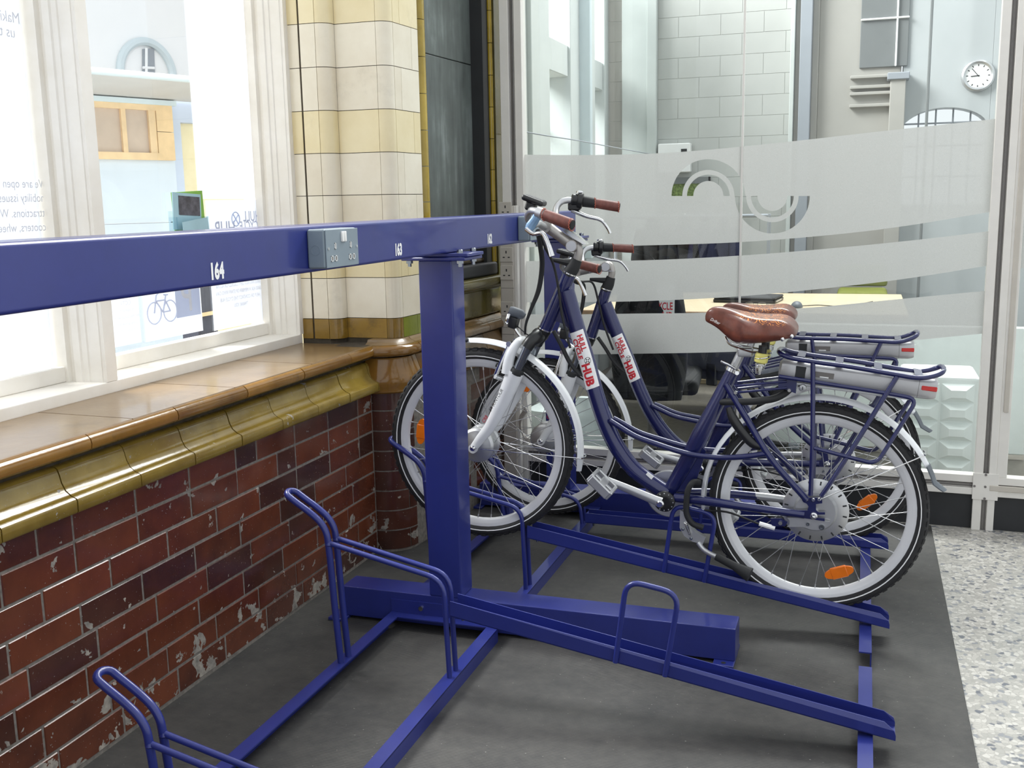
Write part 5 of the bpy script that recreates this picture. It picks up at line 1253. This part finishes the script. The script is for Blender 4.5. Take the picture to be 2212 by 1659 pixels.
# far building with an arched window
FC = Vector((-14.0, 24.0, 0)); 
def onF(px, py, off=0.0): return onPlane(px, py, FC + kn * off, kn)
fb = thing('white_building', 'white rendered building with an arched window beyond the kiosk', 'building', (FC.x, FC.y, -0.1))
def FBd(mb, name, mat, par=None, ang=0): mb.v = [v - Vector(fb.location) for v in mb.v]; return mb.build(name, mat, par or fb, ang)
P_ = [FC + kd * s + V(0, 0, z) for s, z in ((-14, -0.1), (9, -0.1), (9, 12), (-14, 12))]
FBd(MB().prism(P_, kn * -0.4), 'wall', 'white_render')
ac_, rr_ = onF(318, 160, 0.06), (onF(374, 160) - onF(262, 160)).length / 2
FBd(MB().tube([ac_ + kd * (rr_ * math.cos(t)) + V(0, 0, rr_ * math.sin(t) * 1.08) for t in [PI * k / 24 for k in range(25)]], 0.10, 8), 'arch', 'kiosk_gutter', None, 38)
for a, b in ((309, 333),):
    pane = FBd(MB().prism([onF(a, 160, 0.05), onF(b + 2, 160, 0.05), onF(b, 104, 0.05), onF(a, 106, 0.05)], kn * -0.04), 'window_pane', 'office_grey')
for a, b in (((316, 160), (316, 104)), ((309, 146), (333, 147))): FBd(MB().tube([onF(*a, 0.08), onF(*b, 0.08)], 0.035, 6), 'glazing_bar', 'white_render', pane)
# dark stall seen between the notices
sp0 = onX(436, 705, -1.6); sp1 = onX(462, 620, -1.6)
st = thing('market_stall', 'dark counter with orange trim glimpsed between the window notices outside', 'counter', (-1.6, (sp0.y + sp1.y) / 2, -0.1))
hs = abs(sp1.y - sp0.y) / 2 + 0.02
MB().rbox((-0.12, -hs, 0), (0.0, hs, sp1.z + 0.15), 0.01, 1).build('counter', 'chair_grey', st, 0)
for k in range(2): MB().box((0.0, -hs, sp1.z - 0.05 - k * 0.12), (0.008, hs, sp1.z - 0.03 - k * 0.12)).build('trim_strip', 'plywood', st, 0)
og = MB().box((-24, -6, -0.16), (-0.9, 34, -0.1)).build('ground', 'kiosk_soffit', None, 0); struct(og)

# ---- power pole beside the partition
pp = thing('power_pole', 'cream power pole with square sockets standing at the glass partition', 'power pole', MP @ Vector((XL + 0.034, -0.055, -0.005)))
pp.rotation_euler = (0, 0, -AP)
MB().rbox((-0.034, -0.022, 0), (0.034, 0.022, 1.365), 0.003, 1).build('body', 'trunking_cream', pp, 0)
MB().rbox((0.034, -0.014, 0), (0.050, 0.016, 1.365), 0.002, 1).build('side_channel', 'aluminium', pp, 0)
for py_ in (548, 587, 665, 450):
    z = onP(1098, py_, -0.08).z
    s_ = MB().rbox((-0.033, -0.0265, z - 0.034), (0.030, -0.021, z + 0.034), 0.002, 1).build('socket_plate', 'trunking_cream', pp, 0)
    for dx, dz, w_, h_ in ((-0.001, 0.012, 0.0028, 0.006), (-0.013, -0.012, 0.005, 0.0024), (0.012, -0.012, 0.005, 0.0024)): MB().box((dx - w_, -0.0272, z + dz - h_), (dx + w_, -0.0262, z + dz + h_)).build('pin_hole', 'kick_black', s_, 0)
for py_ in (620, 705, 720, 742): z = onP(1098, py_, -0.08).z; MB().box((-0.0335, -0.0226, z - 0.0008), (0.0335, -0.0218, z + 0.0008)).build('joint_line', 'groove_grey', pp, 0)
# ================================================================== the office behind the glass
of = MB().box((-0.9, 4.62, -0.1), (7.5, 9.2, -0.005)).build('floor_office', 'office_carpet', None, 0); struct(of)
YW = 8.4
wb = sroot('wall_back')
def ob(lo, hi, name, mat, par=None, r=0.004): return MB().rbox(lo, hi, r, 1).build(name, mat, par or wb, 0)
def XW(px, py=200): return onY(px, py, YW).x
def ZW(px, py): return onY(px, py, YW).z
x_l, x_t0, x_t1 = -0.45, XW(1421), XW(1706)
hx0, hx1 = XW(1948, 270), XW(2136, 270); hz1 = ZW(2040, 232)
ob((x_l, YW + 0.003, -0.005), (hx0 - 0.02, YW + 0.3, 3.4), 'plaster', 'office_joint', None, 0.001)
# pale glazed tiles
tw, th_ = 0.325, 0.1535; z = 0.0; r_ = 0
while z < 3.35:
    x = x_t0 - (tw / 2 if r_ % 2 else 0)
    while x < x_t1:
        a, b = max(x, x_t0), min(x + tw - 0.004, x_t1)
        if b - a > 0.02: ob((a, YW, z), (b, YW + 0.03, z + th_ - 0.003), 'tile', 'office_tile', None, 0.0015)
        x += tw
    z += th_; r_ += 1
ob((XW(1400), YW - 0.06, -0.005), (x_t0 - 0.002, YW + 0.03, 3.4), 'pilaster_strip', 'office_pale'); ob((XW(1345), YW - 0.03, -0.005), (XW(1400) - 0.002, YW + 0.03, 3.4), 'pilaster_strip', 'office_pale'); 
z = 0.0
while z < 3.35: ob((x_l, YW, z), (XW(1345) - 0.002, YW + 0.03, z + th_ - 0.003), 'tile', 'office_beige', None, 0.0015); z += th_
ob((x_t1 + 0.002, YW - 0.08, -0.005), (XW(1716), YW + 0.03, 3.4), 'trim_strip', 'office_pale'); ob((XW(1716) + 0.001, YW - 0.04, -0.005), (XW(1727), YW + 0.03, 3.4), 'trim_strip', 'office_beige'); ob((XW(1727), YW - 0.10, -0.005), (XW(1752), YW + 0.03, 3.4), 'grey_column', 'office_grey'); ob((XW(1752), YW - 0.03, -0.005), (XW(1766), YW + 0.03, 3.4), 'trim_strip', 'yellow_trim' if False else 'office_beige')
ob((XW(1766), YW, -0.005), (hx0 - 0.02, YW + 0.03, 3.4), 'panelling', 'office_beige')
# internal dark window with white bars
dw = ob((XW(1854), YW - 0.02, ZW(1900, 146)), (hx0 + 0.02, YW + 0.01, 3.4), 'dark_window', 'office_dark')
ob((XW(1930), YW - 0.04, ZW(1900, 146)), (XW(1934), YW - 0.015, 3.4), 'glazing_bar', 'white_render', dw); ob((XW(1854), YW - 0.04, ZW(1900, 44)), (hx0 + 0.02, YW - 0.015, ZW(1900, 40)), 'glazing_bar', 'white_render', dw)
for py_ in (170, 192, 206, 232): ob((XW(1836), YW - 0.05, ZW(1880, py_)), (XW(1925), YW + 0.01, ZW(1880, py_ - 7)), 'cornice', 'office_beige')
ob((XW(1922), YW - 0.12, -0.005), (XW(1955), YW + 0.01, ZW(1940, 160)), 'column', 'office_beige'); ob((XW(1915), YW - 0.14, ZW(1940, 175)), (XW(1962), YW + 0.01, ZW(1940, 160)), 'capital', 'office_grey')
# right part of the back wall with the arched opening
X_E = 4.6
ob((hx0 - 0.02, YW, -0.005), (X_E, YW + 0.2, 1.30), 'plaster', 'office_wall'); ob((hx1, YW, 1.30), (X_E, YW + 0.2, 3.4), 'plaster', 'office_wall')
arc = [(hx0, hz1 + 0.5)] + [((hx0 + hx1) / 2 + (hx1 - hx0) / 2 * math.cos(t), hz1 - 0.16 + 0.16 * math.sin(t)) for t in [PI - PI * k / 20 for k in range(21)]] + [(hx1, hz1 + 0.5)]
MB().prism([(x, YW, z) for x, z in [(hx0, hz1 - 0.16)] + arc[1:-1] + [(hx1, hz1 - 0.16), (hx1, 3.4), (hx0 - 0.02, 3.4)]], (0, 0.2, 0)).build('arch_head', 'office_wall', wb, 0)
for k in range(1, 5): x = hx0 + (hx1 - hx0) * k / 5; ob((x - 0.006, YW + 0.08, 1.30), (x + 0.006, YW + 0.10, hz1), 'window_bar', 'office_grey')
for zz in (hz1 - 0.105, hz1 - 0.27, 1.5): ob((hx0, YW + 0.08, zz - 0.006), (hx1, YW + 0.10, zz + 0.006), 'window_bar', 'office_grey')
# long pole in the office
ob((XW(1997), YW - 0.3, -0.005), (XW(2003), YW - 0.27, 3.4), 'window_pole', 'office_dark')

# ---- side wall of the office with its tall windows
wo = sroot('wall_office')
def sb(lo, hi, name, mat='office_pale', r=0.004): return MB().rbox(lo, hi, r, 1).build(name, mat, wo, 0)
sb((-0.50, 4.75, -0.005), (-0.21, 6.35, 3.4), 'pier', 'office_pale'); sb((-0.50, 6.35, -0.005), (-0.18, 8.4, 0.95), 'apron', 'office_wall')
for (ya, yb) in ((6.35, 6.74), (7.26, 7.96), (8.28, 8.42)): sb((-0.42, ya, 0.95), (-0.18, yb, 3.4), 'frame_upright')
sb((-0.20, 7.50, 0.95), (-0.10, 7.56, 3.4), 'frame_upright', 'kiosk_gutter'); sb((-0.20, 7.60, 0.95), (-0.14, 7.66, 3.4), 'frame_upright')
for (ya, yb) in ((6.74, 7.26), (7.96, 8.28)):
    sb((-0.42, ya, 2.23), (-0.20, yb, 2.44), 'transom'); sb((-0.42, ya, 0.95), (-0.2, yb, 1.05), 'frame_rail')
    MB().box((-0.345, ya - 0.01, 1.04), (-0.340, yb + 0.01, 3.4)).build('pane', 'glass_window', wo, 0)
sb((-0.44, 6.74, 1.9), (-0.40, 7.26, 1.93), 'frame_rail')
# sagging wire across the office
cw = MB().tube(spline([onP(1118, 282, 0.028), onY(1180, 293, 5.2), onY(1245, 303, 5.9), onY(1330, 319, 7.0), onY(1406, 333, 8.345)], 5), 0.0035, 6).build('cable', 'office_grey'); tag(cw, 'thin grey cable strung across the office windows behind the glass', 'cable')

# ---- things in the office
def base(name, label, cat, loc, group=None): return thing(name, label, cat, loc, group)
c0_ = onY(2113, 163, YW - 0.03)
ck = base('wall_clock', 'round silver wall clock with white face on the office back wall', 'clock', (c0_.x, YW, c0_.z))
MB().lathe([(0.085, -0.030), (0.098, -0.038), (0.110, -0.030), (0.114, -0.012), (0.112, 0.0), (0.085, 0.0)], (0, 0, 0), (0, 1, 0), 36, closed=True).build('rim', 'silver', ck)
MB().lathe([(0, -0.022), (0.088, -0.022), (0.088, -0.004)], (0, 0, 0), (0, 1, 0), 36).build('face', 'print_white', ck)
for k in range(12): t = 2 * PI * k / 12; MB().box((-0.003, -0.0235, 0.066), (0.003, -0.0222, 0.079), Matrix.Rotation(t, 4, 'Y')).build('hour_mark', 'print_black', ck, 0)
for t, L, w_ in ((math.radians(-95), 0.048, 0.003), (math.radians(-40), 0.066, 0.002)): MB().box((-w_, -0.0262, -0.01), (w_, -0.0245, L), Matrix.Rotation(t, 4, 'Y')).build('hand', 'print_black', ck, 0)
a_, b_ = onY(1426, 312, YW), onY(1494, 372, YW)
cu_ = base('control_box', 'white wall box with small dark display on the pale tiles', 'box', (a_.x, YW, b_.z))
MB().rbox((0, -0.09, 0), (b_.x - a_.x, 0, a_.z - b_.z), 0.006, 1).build('body', 'print_white', cu_, 0)
MB().box((b_.x - a_.x - 0.07, -0.093, (a_.z - b_.z) * 0.62), (b_.x - a_.x - 0.025, -0.0895, (a_.z - b_.z) * 0.80)).build('display', 'kick_black', cu_, 0)
a_, b_ = onY(1448, 384, YW), onY(1534, 432, YW)
pf = base('picture_frame', 'framed green garden picture below the white wall box', 'picture', (a_.x, YW, b_.z)); w_, h_ = b_.x - a_.x, a_.z - b_.z
MB().box((0.01, -0.02, 0.01), (w_ - 0.01, -0.012, h_ - 0.03)).build('picture', 'foliage_green', pf, 0)
for lo, hi in (((0, -0.03, 0), (w_, 0, 0.012)), ((0, -0.03, h_ - 0.05), (w_, 0, h_)), ((0, -0.03, 0), (0.012, 0, h_)), ((w_ - 0.012, -0.03, 0), (w_, 0, h_))): MB().box(lo, hi).build('frame_bar', 'office_dark', pf, 0)
# desk
dk_ = base('desk', 'pale wooden desk with thick edge in the office', 'desk', (1.2, 6.5, -0.005))
D0 = Vector(dk_.location)
def DB(lo, hi, name, mat, r=0.004): return MB().rbox(Vector(lo) - D0, Vector(hi) - D0, r, 1).build(name, mat, dk_, 0)
DB((0.22, 5.92, 0.712), (2.05, 7.15, 0.74), 'desk_top', 'desk_wood'); DB((0.22, 5.905, 0.702), (2.05, 5.92, 0.741), 'edge_strip', 'desk_edge')
for x, y in ((0.30, 6.0), (1.95, 6.0), (0.30, 7.05), (1.95, 7.05)): DB((x - 0.025, y - 0.025, -0.005), (x + 0.025, y + 0.025, 0.714), 'leg', 'office_grey')
DB((0.35, 7.0, 0.30), (1.9, 7.02, 0.70), 'modesty_panel', 'desk_wood')
lp = onZ(1612, 655, 0.74); lt = base('laptop', 'closed black laptop lying on the pale desk', 'laptop', (lp.x, lp.y + 0.13, 0.741)); lt.rotation_euler = (0, 0, -0.12)
MB().rbox((-0.19, -0.13, 0), (0.19, 0.13, 0.020), 0.004, 1).build('body', 'black_plastic', lt, 0); MB().rbox((-0.19, -0.13, 0.0215), (0.19, 0.13, 0.036), 0.006, 1).build('lid', 'kick_black', lt, 0); MB().box((0.1905, -0.10, 0.006), (0.1915, 0.06, 0.016)).build('port_strip', 'silver', lt, 0)
mp_ = onZ(1721, 664, 0.74); mo = base('mouse', 'dark computer mouse on the desk beside the laptop', 'mouse', (mp_.x, mp_.y, 0.741))
MB().grid([[V(0.034 * math.cos(t) * math.cos(p), 0.058 * math.sin(t) * math.cos(p), 0.036 * math.sin(p)) for t in [2 * PI * k / 20 for k in range(20)]] for p in [PI / 2 * j / 7 for j in range(8)]], True).build('shell', 'grey_rubber', mo)
MB().tube(spline([V(0.03, 0.03, 0.006), V(0.12, 0.10, 0.004), V(0.22, 0.06, 0.004), V(0.34, 0.20, 0.004), V(0.42, 0.36, 0.004)], 6), 0.0025, 6).build('lead', 'black_rubber', mo)
gp = onZ(1632, 669, 0.74); gs = base('spectacles', 'thin framed spectacles left on the desk edge', 'spectacles', (gp.x, gp.y, 0.741))
for s in (-1, 1):
    MB().tube([V(s * 0.036 + 0.026 * math.copysign(abs(math.cos(t)) ** 0.7, math.cos(t)), 0, 0.022 + 0.019 * math.copysign(abs(math.sin(t)) ** 0.7, math.sin(t))) for t in [2 * PI * k / 20 for k in range(20)]], 0.0014, 5, closed=True).build('lens_rim', 'groove_grey', gs)
    MB().tube([V(s * 0.062, 0, 0.030), V(s * 0.064, 0.09, 0.026), V(s * 0.055, 0.13, 0.006)], 0.0014, 5).build('temple', 'groove_grey', gs)
MB().tube([V(-0.010, 0, 0.026), V(0, 0, 0.029), V(0.010, 0, 0.026)], 0.0014, 5).build('bridge', 'groove_grey', gs)
# office chairs
def office_chair(label, x, y, rz, cloth, bw=0.225, zb=0.60, bh=0.46):
    t = base('office_chair', label, 'chair', (x, y, -0.005)); t.rotation_euler = (0, 0, rz)
    MB().rbox((-0.24, -0.23, 0.44), (0.24, 0.25, 0.52), 0.03, 3).build('seat', cloth, t)
    rows = []
    for k in range(9):
        z_ = zb + bh * k / 8; w_ = bw * (1 - 0.18 * (k / 8.0) ** 3); rows.append([V(w_ * u, -0.25 - 0.03 * math.sin(PI * k / 8) + 0.05 * u * u, z_) for u in (-1, -0.6, -0.2, 0.2, 0.6, 1)] + [V(w_ * u, -0.19 - 0.03 * math.sin(PI * k / 8) + 0.05 * u * u, z_) for u in (1, 0.6, 0.2, -0.2, -0.6, -1)])
    m = MB().grid(rows, True); n_ = 12; m.f.append(tuple(range(n_))); m.f.append(tuple(range(len(m.v) - n_, len(m.v)))); m.build('backrest', cloth, t)
    MB().rbox((-0.03, -0.26, 0.42), (0.03, -0.235, zb + 0.12), 0.006, 1).build('back_bar', 'black_plastic', t, 0)
    MB().cyl((0, 0, 0.10), (0, 0, 0.45), 0.025, 14).build('column', 'groove_grey', t)
    for k in range(5):
        a = 2 * PI * k / 5 + 0.3; e = V(0.28 * math.cos(a), 0.28 * math.sin(a), 0.075); MB().tube([V(0, 0, 0.11), e], [0.022, 0.014], 8).build('leg', 'black_plastic', t); MB().cyl(e + V(0, -0.012, -0.05), e + V(0, 0.012, -0.05), 0.026, 14).build('castor', 'black_plastic', t)
    return t
p = onY(1402, 800, 5.05); office_chair('black office chair with a dark jacket hung on it by the glass', p.x, 5.14, 0.1, 'coat_black', 0.145)
jk = onY(1404, 720, 4.86)
jt = base('jacket', 'black jacket with a white and red printed patch draped over the office chair', 'jacket', (jk.x, 4.86, 0.44)); jt.rotation_euler = (0, 0, 0.06)
rows = []
for k in range(10):
    z_ = 0.0 + 0.62 * k / 9; w_ = (0.15, 0.155, 0.15, 0.145, 0.145, 0.14, 0.135, 0.12, 0.09, 0.03)[k]; ring = []
    for j in range(20):
        a = 2 * PI * j / 20; ring.append(V(w_ * math.cos(a) * (1 + 0.05 * math.sin(3 * a + k)), (0.055 + 0.02 * math.sin(2 * a + k * 0.7)) * math.sin(a), z_ + 0.012 * math.sin(5 * a)))
    rows.append(ring)
m = MB().grid(rows, True); m.f.append(tuple(range(20))); m.f.append(tuple(range(len(m.v) - 20, len(m.v)))); m.build('body', 'coat_black', jt)
for s in (-1, 1): MB().tube(spline([V(s * 0.11, 0, 0.52), V(s * 0.135, -0.02, 0.35), V(s * 0.14, -0.03, 0.15), V(s * 0.12, -0.03, 0.0)], 4), [0.04, 0.042, 0.04, 0.035], 12).build('sleeve', 'coat_black', jt)
pa = Matrix(jt.matrix_basis).inverted() @ onY(1437, 664, 4.785)
MB().box((pa.x - 0.045, pa.y + 0.02, pa.z - 0.10), (pa.x + 0.040, pa.y + 0.03, pa.z + 0.10)).build('printed_patch', 'print_white', jt, 0)
tm = MB(); text_mb(tm, 'CYCLE', (pa.x - 0.012, pa.y + 0.0185, pa.z + 0.002), (1, 0, 0), (0, 0, 1), 0.048, 0.015, 0.62); text_mb(tm, 'HUB', (pa.x - 0.006, pa.y + 0.0185, pa.z - 0.045), (1, 0, 0), (0, 0, 1), 0.055, 0.02, 0.7); tm.build('patch_lettering', 'print_red', jt, 0)
p = onY(1500, 840, 5.6); office_chair('grey office chair with dark seat turned from the desk', p.x + 0.22, 5.60, -0.4, 'chair_grey', 0.2, 0.50, 0.27)
# dark coats hanging behind the desk
for k, (px_, m_, w_, lab) in enumerate(((1408, 'coat_black', 0.13, 'black padded coat hanging at the left of the coat rail'), (1478, 'coat_black', 0.11, 'plain black coat hanging between the padded coat and navy coats'), (1520, 'coat_navy', 0.10, 'navy coat hanging beside the plain black coat'), (1562, 'coat_navy', 0.11, 'navy coat at the end of the coat rail nearest the glazing joint'))):
    p = onY(px_, 545, 7.4); t = base('coat', lab, 'coat', (p.x, 7.4, 0.46), 'coats on the rail')
    rows = []
    for i_ in range(9):
        z_ = 0.78 * i_ / 8; ww = w_ * (1.35, 1.3, 1.25, 1.2, 1.2, 1.2, 1.15, 0.9, 0.3)[i_] * 0.58
        rows.append([V(ww * math.cos(a) * (1 + 0.06 * math.sin(4 * a + k)), 0.07 * math.sin(a) * (1 + 0.2 * math.sin(3 * a + i_)), z_) for a in [2 * PI * j / 18 for j in range(18)]])
    m = MB().grid(rows, True); m.f.append(tuple(range(18))); m.f.append(tuple(range(len(m.v) - 18, len(m.v)))); m.build('body', m_, t)
    for s in (-1, 1): MB().tube(spline([V(s * w_ * 0.6, 0, 0.70), V(s * w_ * 0.75, -0.04, 0.50), V(s * w_ * 0.75, -0.05, 0.22)], 4), [0.04, 0.045, 0.038], 10).build('sleeve', m_, t)
    MB().tube(spline([V(0, 0, 0.77), V(0, 0, 0.80), V(0, 0.02, 0.815), V(0, 0.03, 0.80)], 3), 0.003, 6).build('hanger_hook', 'chrome', t)
cr_ = base('coat_rail', 'grey steel coat rail on two feet behind the desk', 'coat rail', (onY(1490, 545, 7.4).x, 7.42, -0.005))
MB().tube([V(-0.55, 0, 1.255), V(0.55, 0, 1.255)], 0.012, 10).build('rail', 'office_grey', cr_)
for s in (-0.54, 0.54): MB().tube([V(s, 0, 0.03), V(s, 0, 1.265)], 0.012, 10).build('upright', 'office_grey', cr_); MB().rbox((s - 0.02, -0.2, 0), (s + 0.02, 0.2, 0.03), 0.004, 1).build('foot', 'office_grey', cr_, 0)
# green chair
g0, g1 = onY(1808, 632, 7.6), onY(1918, 622, 7.6)
gc = base('meeting_chair', 'olive green upholstered chair with thin chrome legs beyond the desk', 'chair', ((g0.x + g1.x) / 2, 7.6, -0.005)); hw_ = (g1.x - g0.x) / 2
MB().rbox((-hw_, -0.22, 0.655), (hw_, 0.22, 0.735), 0.03, 3).build('seat', 'chair_green', gc); MB().rbox((-hw_, 0.20, 0.74), (hw_, 0.25, 0.89), 0.02, 2).build('backrest', 'chair_green', gc)
for sx in (-1, 1):
    for sy in (-1, 1): MB().tube([V(sx * hw_ * 0.9, sy * 0.2, 0.0), V(sx * hw_ * 0.86, sy * 0.18, 0.66)], 0.010, 8).build('leg', 'chrome', gc)
# side unit, moulded white crate, bag
sx0, sx1 = onY(1955, 900, 5.1).x, onY(2106, 900, 5.1).x; sz0, sz1 = 0.06, onY(2000, 812, 5.1).z
cb_ = base('moulded_crate', 'white crate with pyramid-moulded front standing behind the glass', 'crate', ((sx0 + sx1) / 2, 5.1, -0.005)); w_ = (sx1 - sx0) / 2
MB().rbox((-w_ - 0.02, 0.03, 0), (w_ + 0.02, 0.40, sz1), 0.02, 2).build('body', 'box_white', cb_)
nr_ = 5
for i_ in range(2):
    for j in range(nr_):
        xa, xb = -w_ + i_ * w_ + 0.004, -w_ + (i_ + 1) * w_ - 0.004; za, zb2 = sz0 + (sz1 - sz0 - 0.03) * j / nr_ + 0.003, sz0 + (sz1 - sz0 - 0.03) * (j + 1) / nr_ - 0.003
        mx, mz = (xa + xb) / 2, (za + zb2) / 2; m = MB(); q4 = [(xa, za), (xb, za), (xb, zb2), (xa, zb2)]; i4 = [(mx + (x - mx) * 0.45, mz + (z_ - mz) * 0.40) for x, z_ in q4]
        for k in range(4): k2 = (k + 1) % 4; m.quad(V(q4[k][0], 0.03, q4[k][1]), V(q4[k2][0], 0.03, q4[k2][1]), V(i4[k2][0], -0.004, i4[k2][1]), V(i4[k][0], -0.004, i4[k][1]))
        m.quad(*[V(x, -0.004, z_) for x, z_ in i4]); m.build('moulded_boss', 'box_white', cb_, 0)
pb = onY(1262, 905, 4.95); bgz = onY(1262, 858, 4.95).z
bag_ = base('plastic_bag', 'crumpled pale plastic bag standing behind the glass near the pole', 'bag', (pb.x, 4.98, -0.005))
rows = []
for k in range(12):
    t = k / 11.0; z_ = bgz * t; rr2 = 0.13 * (0.75 + 0.35 * math.sin(PI * min(1, t * 1.1))) * (1 if t < 0.85 else 0.75 - (t - 0.85) * 2.5)
    rows.append([V(rr2 * math.cos(a) * (1 + 0.10 * math.sin(5 * a + 3 * t) + 0.05 * math.sin(11 * a + 9 * t)), rr2 * 0.7 * math.sin(a) * (1 + 0.12 * math.sin(4 * a + 5 * t)), z_) for a in [2 * PI * j / 28 for j in range(28)]])
m = MB().grid(rows, True); m.f.append(tuple(range(28))); m.f.append(tuple(range(len(m.v) - 28, len(m.v)))); bo_ = m.build('sack', 'plastic_bag', bag_)
pb2 = onY(1168, 890, 5.0)
cn = base('water_drum', 'pale plastic drum with rounded shoulders behind the glass near the pole', 'drum', (pb2.x, 5.12, -0.005)); hz_ = onY(1190, 868, 5.1).z
MB().lathe([(0.10, 0), (0.115, 0.02), (0.115, hz_ * 0.75), (0.10, hz_ * 0.9), (0.05, hz_ * 0.97), (0.03, hz_), (0, hz_)], (0, 0, 0), (0, 0, 1), 28).build('drum', 'plastic_bag', cn)
MB().lathe([(0.034, hz_ - 0.012), (0.034, hz_ + 0.012), (0, hz_ + 0.012)], (0, 0, 0), (0, 0, 1), 20).build('cap', 'kick_black', cn)
co = MB()
pts = [onP(1136, 880, -0.09), onP(1122, 905, -0.09), onP(1128, 935, -0.09), onP(1150, 952, -0.09), onP(1172, 945, -0.09)]
for k in range(3): co.tube(spline([p_ + V(0.004 * k, -0.002 * k, -0.007 * k) for p_ in pts], 6), 0.0042, 8)
o = co.build('cable_loop', 'trunking_cream'); tag(o, 'loop of cream cable hanging low beside the power pole', 'cable')
sd_ = base('side_unit', 'low beige cupboard standing against the office side wall', 'cupboard', (0.62, 7.95, -0.005))
MB().rbox((-0.5, -0.2, 0), (0.5, 0.2, 0.6), 0.006, 1).build('body', 'desk_wood', sd_, 0)
for s in (-1, 1): MB().rbox((s * 0.25 - 0.24, -0.215, 0.03), (s * 0.25 + 0.24, -0.2, 0.57), 0.004, 1).build('door', 'desk_wood', sd_, 0)

wr = MB().box((3.5, 4.60, -0.005), (3.6, 8.6, 3.4)).build('shade_wall_right', 'office_wall', None, 0); struct(wr)  # unseen side wall, added to block sky light and dim the office

sc_ = base('screen_panel', 'pale grey free-standing screen behind the moulded crate', 'screen', (1.98, 5.84, -0.005))
MB().rbox((-0.66, -0.02, 0.03), (0.66, 0.02, 0.70), 0.006, 1).build('panel', 'box_white', sc_, 0)
for x in (-0.5, 0.5): MB().rbox((x - 0.03, -0.05, 0), (x + 0.03, 0.05, 0.032), 0.004, 1).build('foot', 'office_grey', sc_, 0)
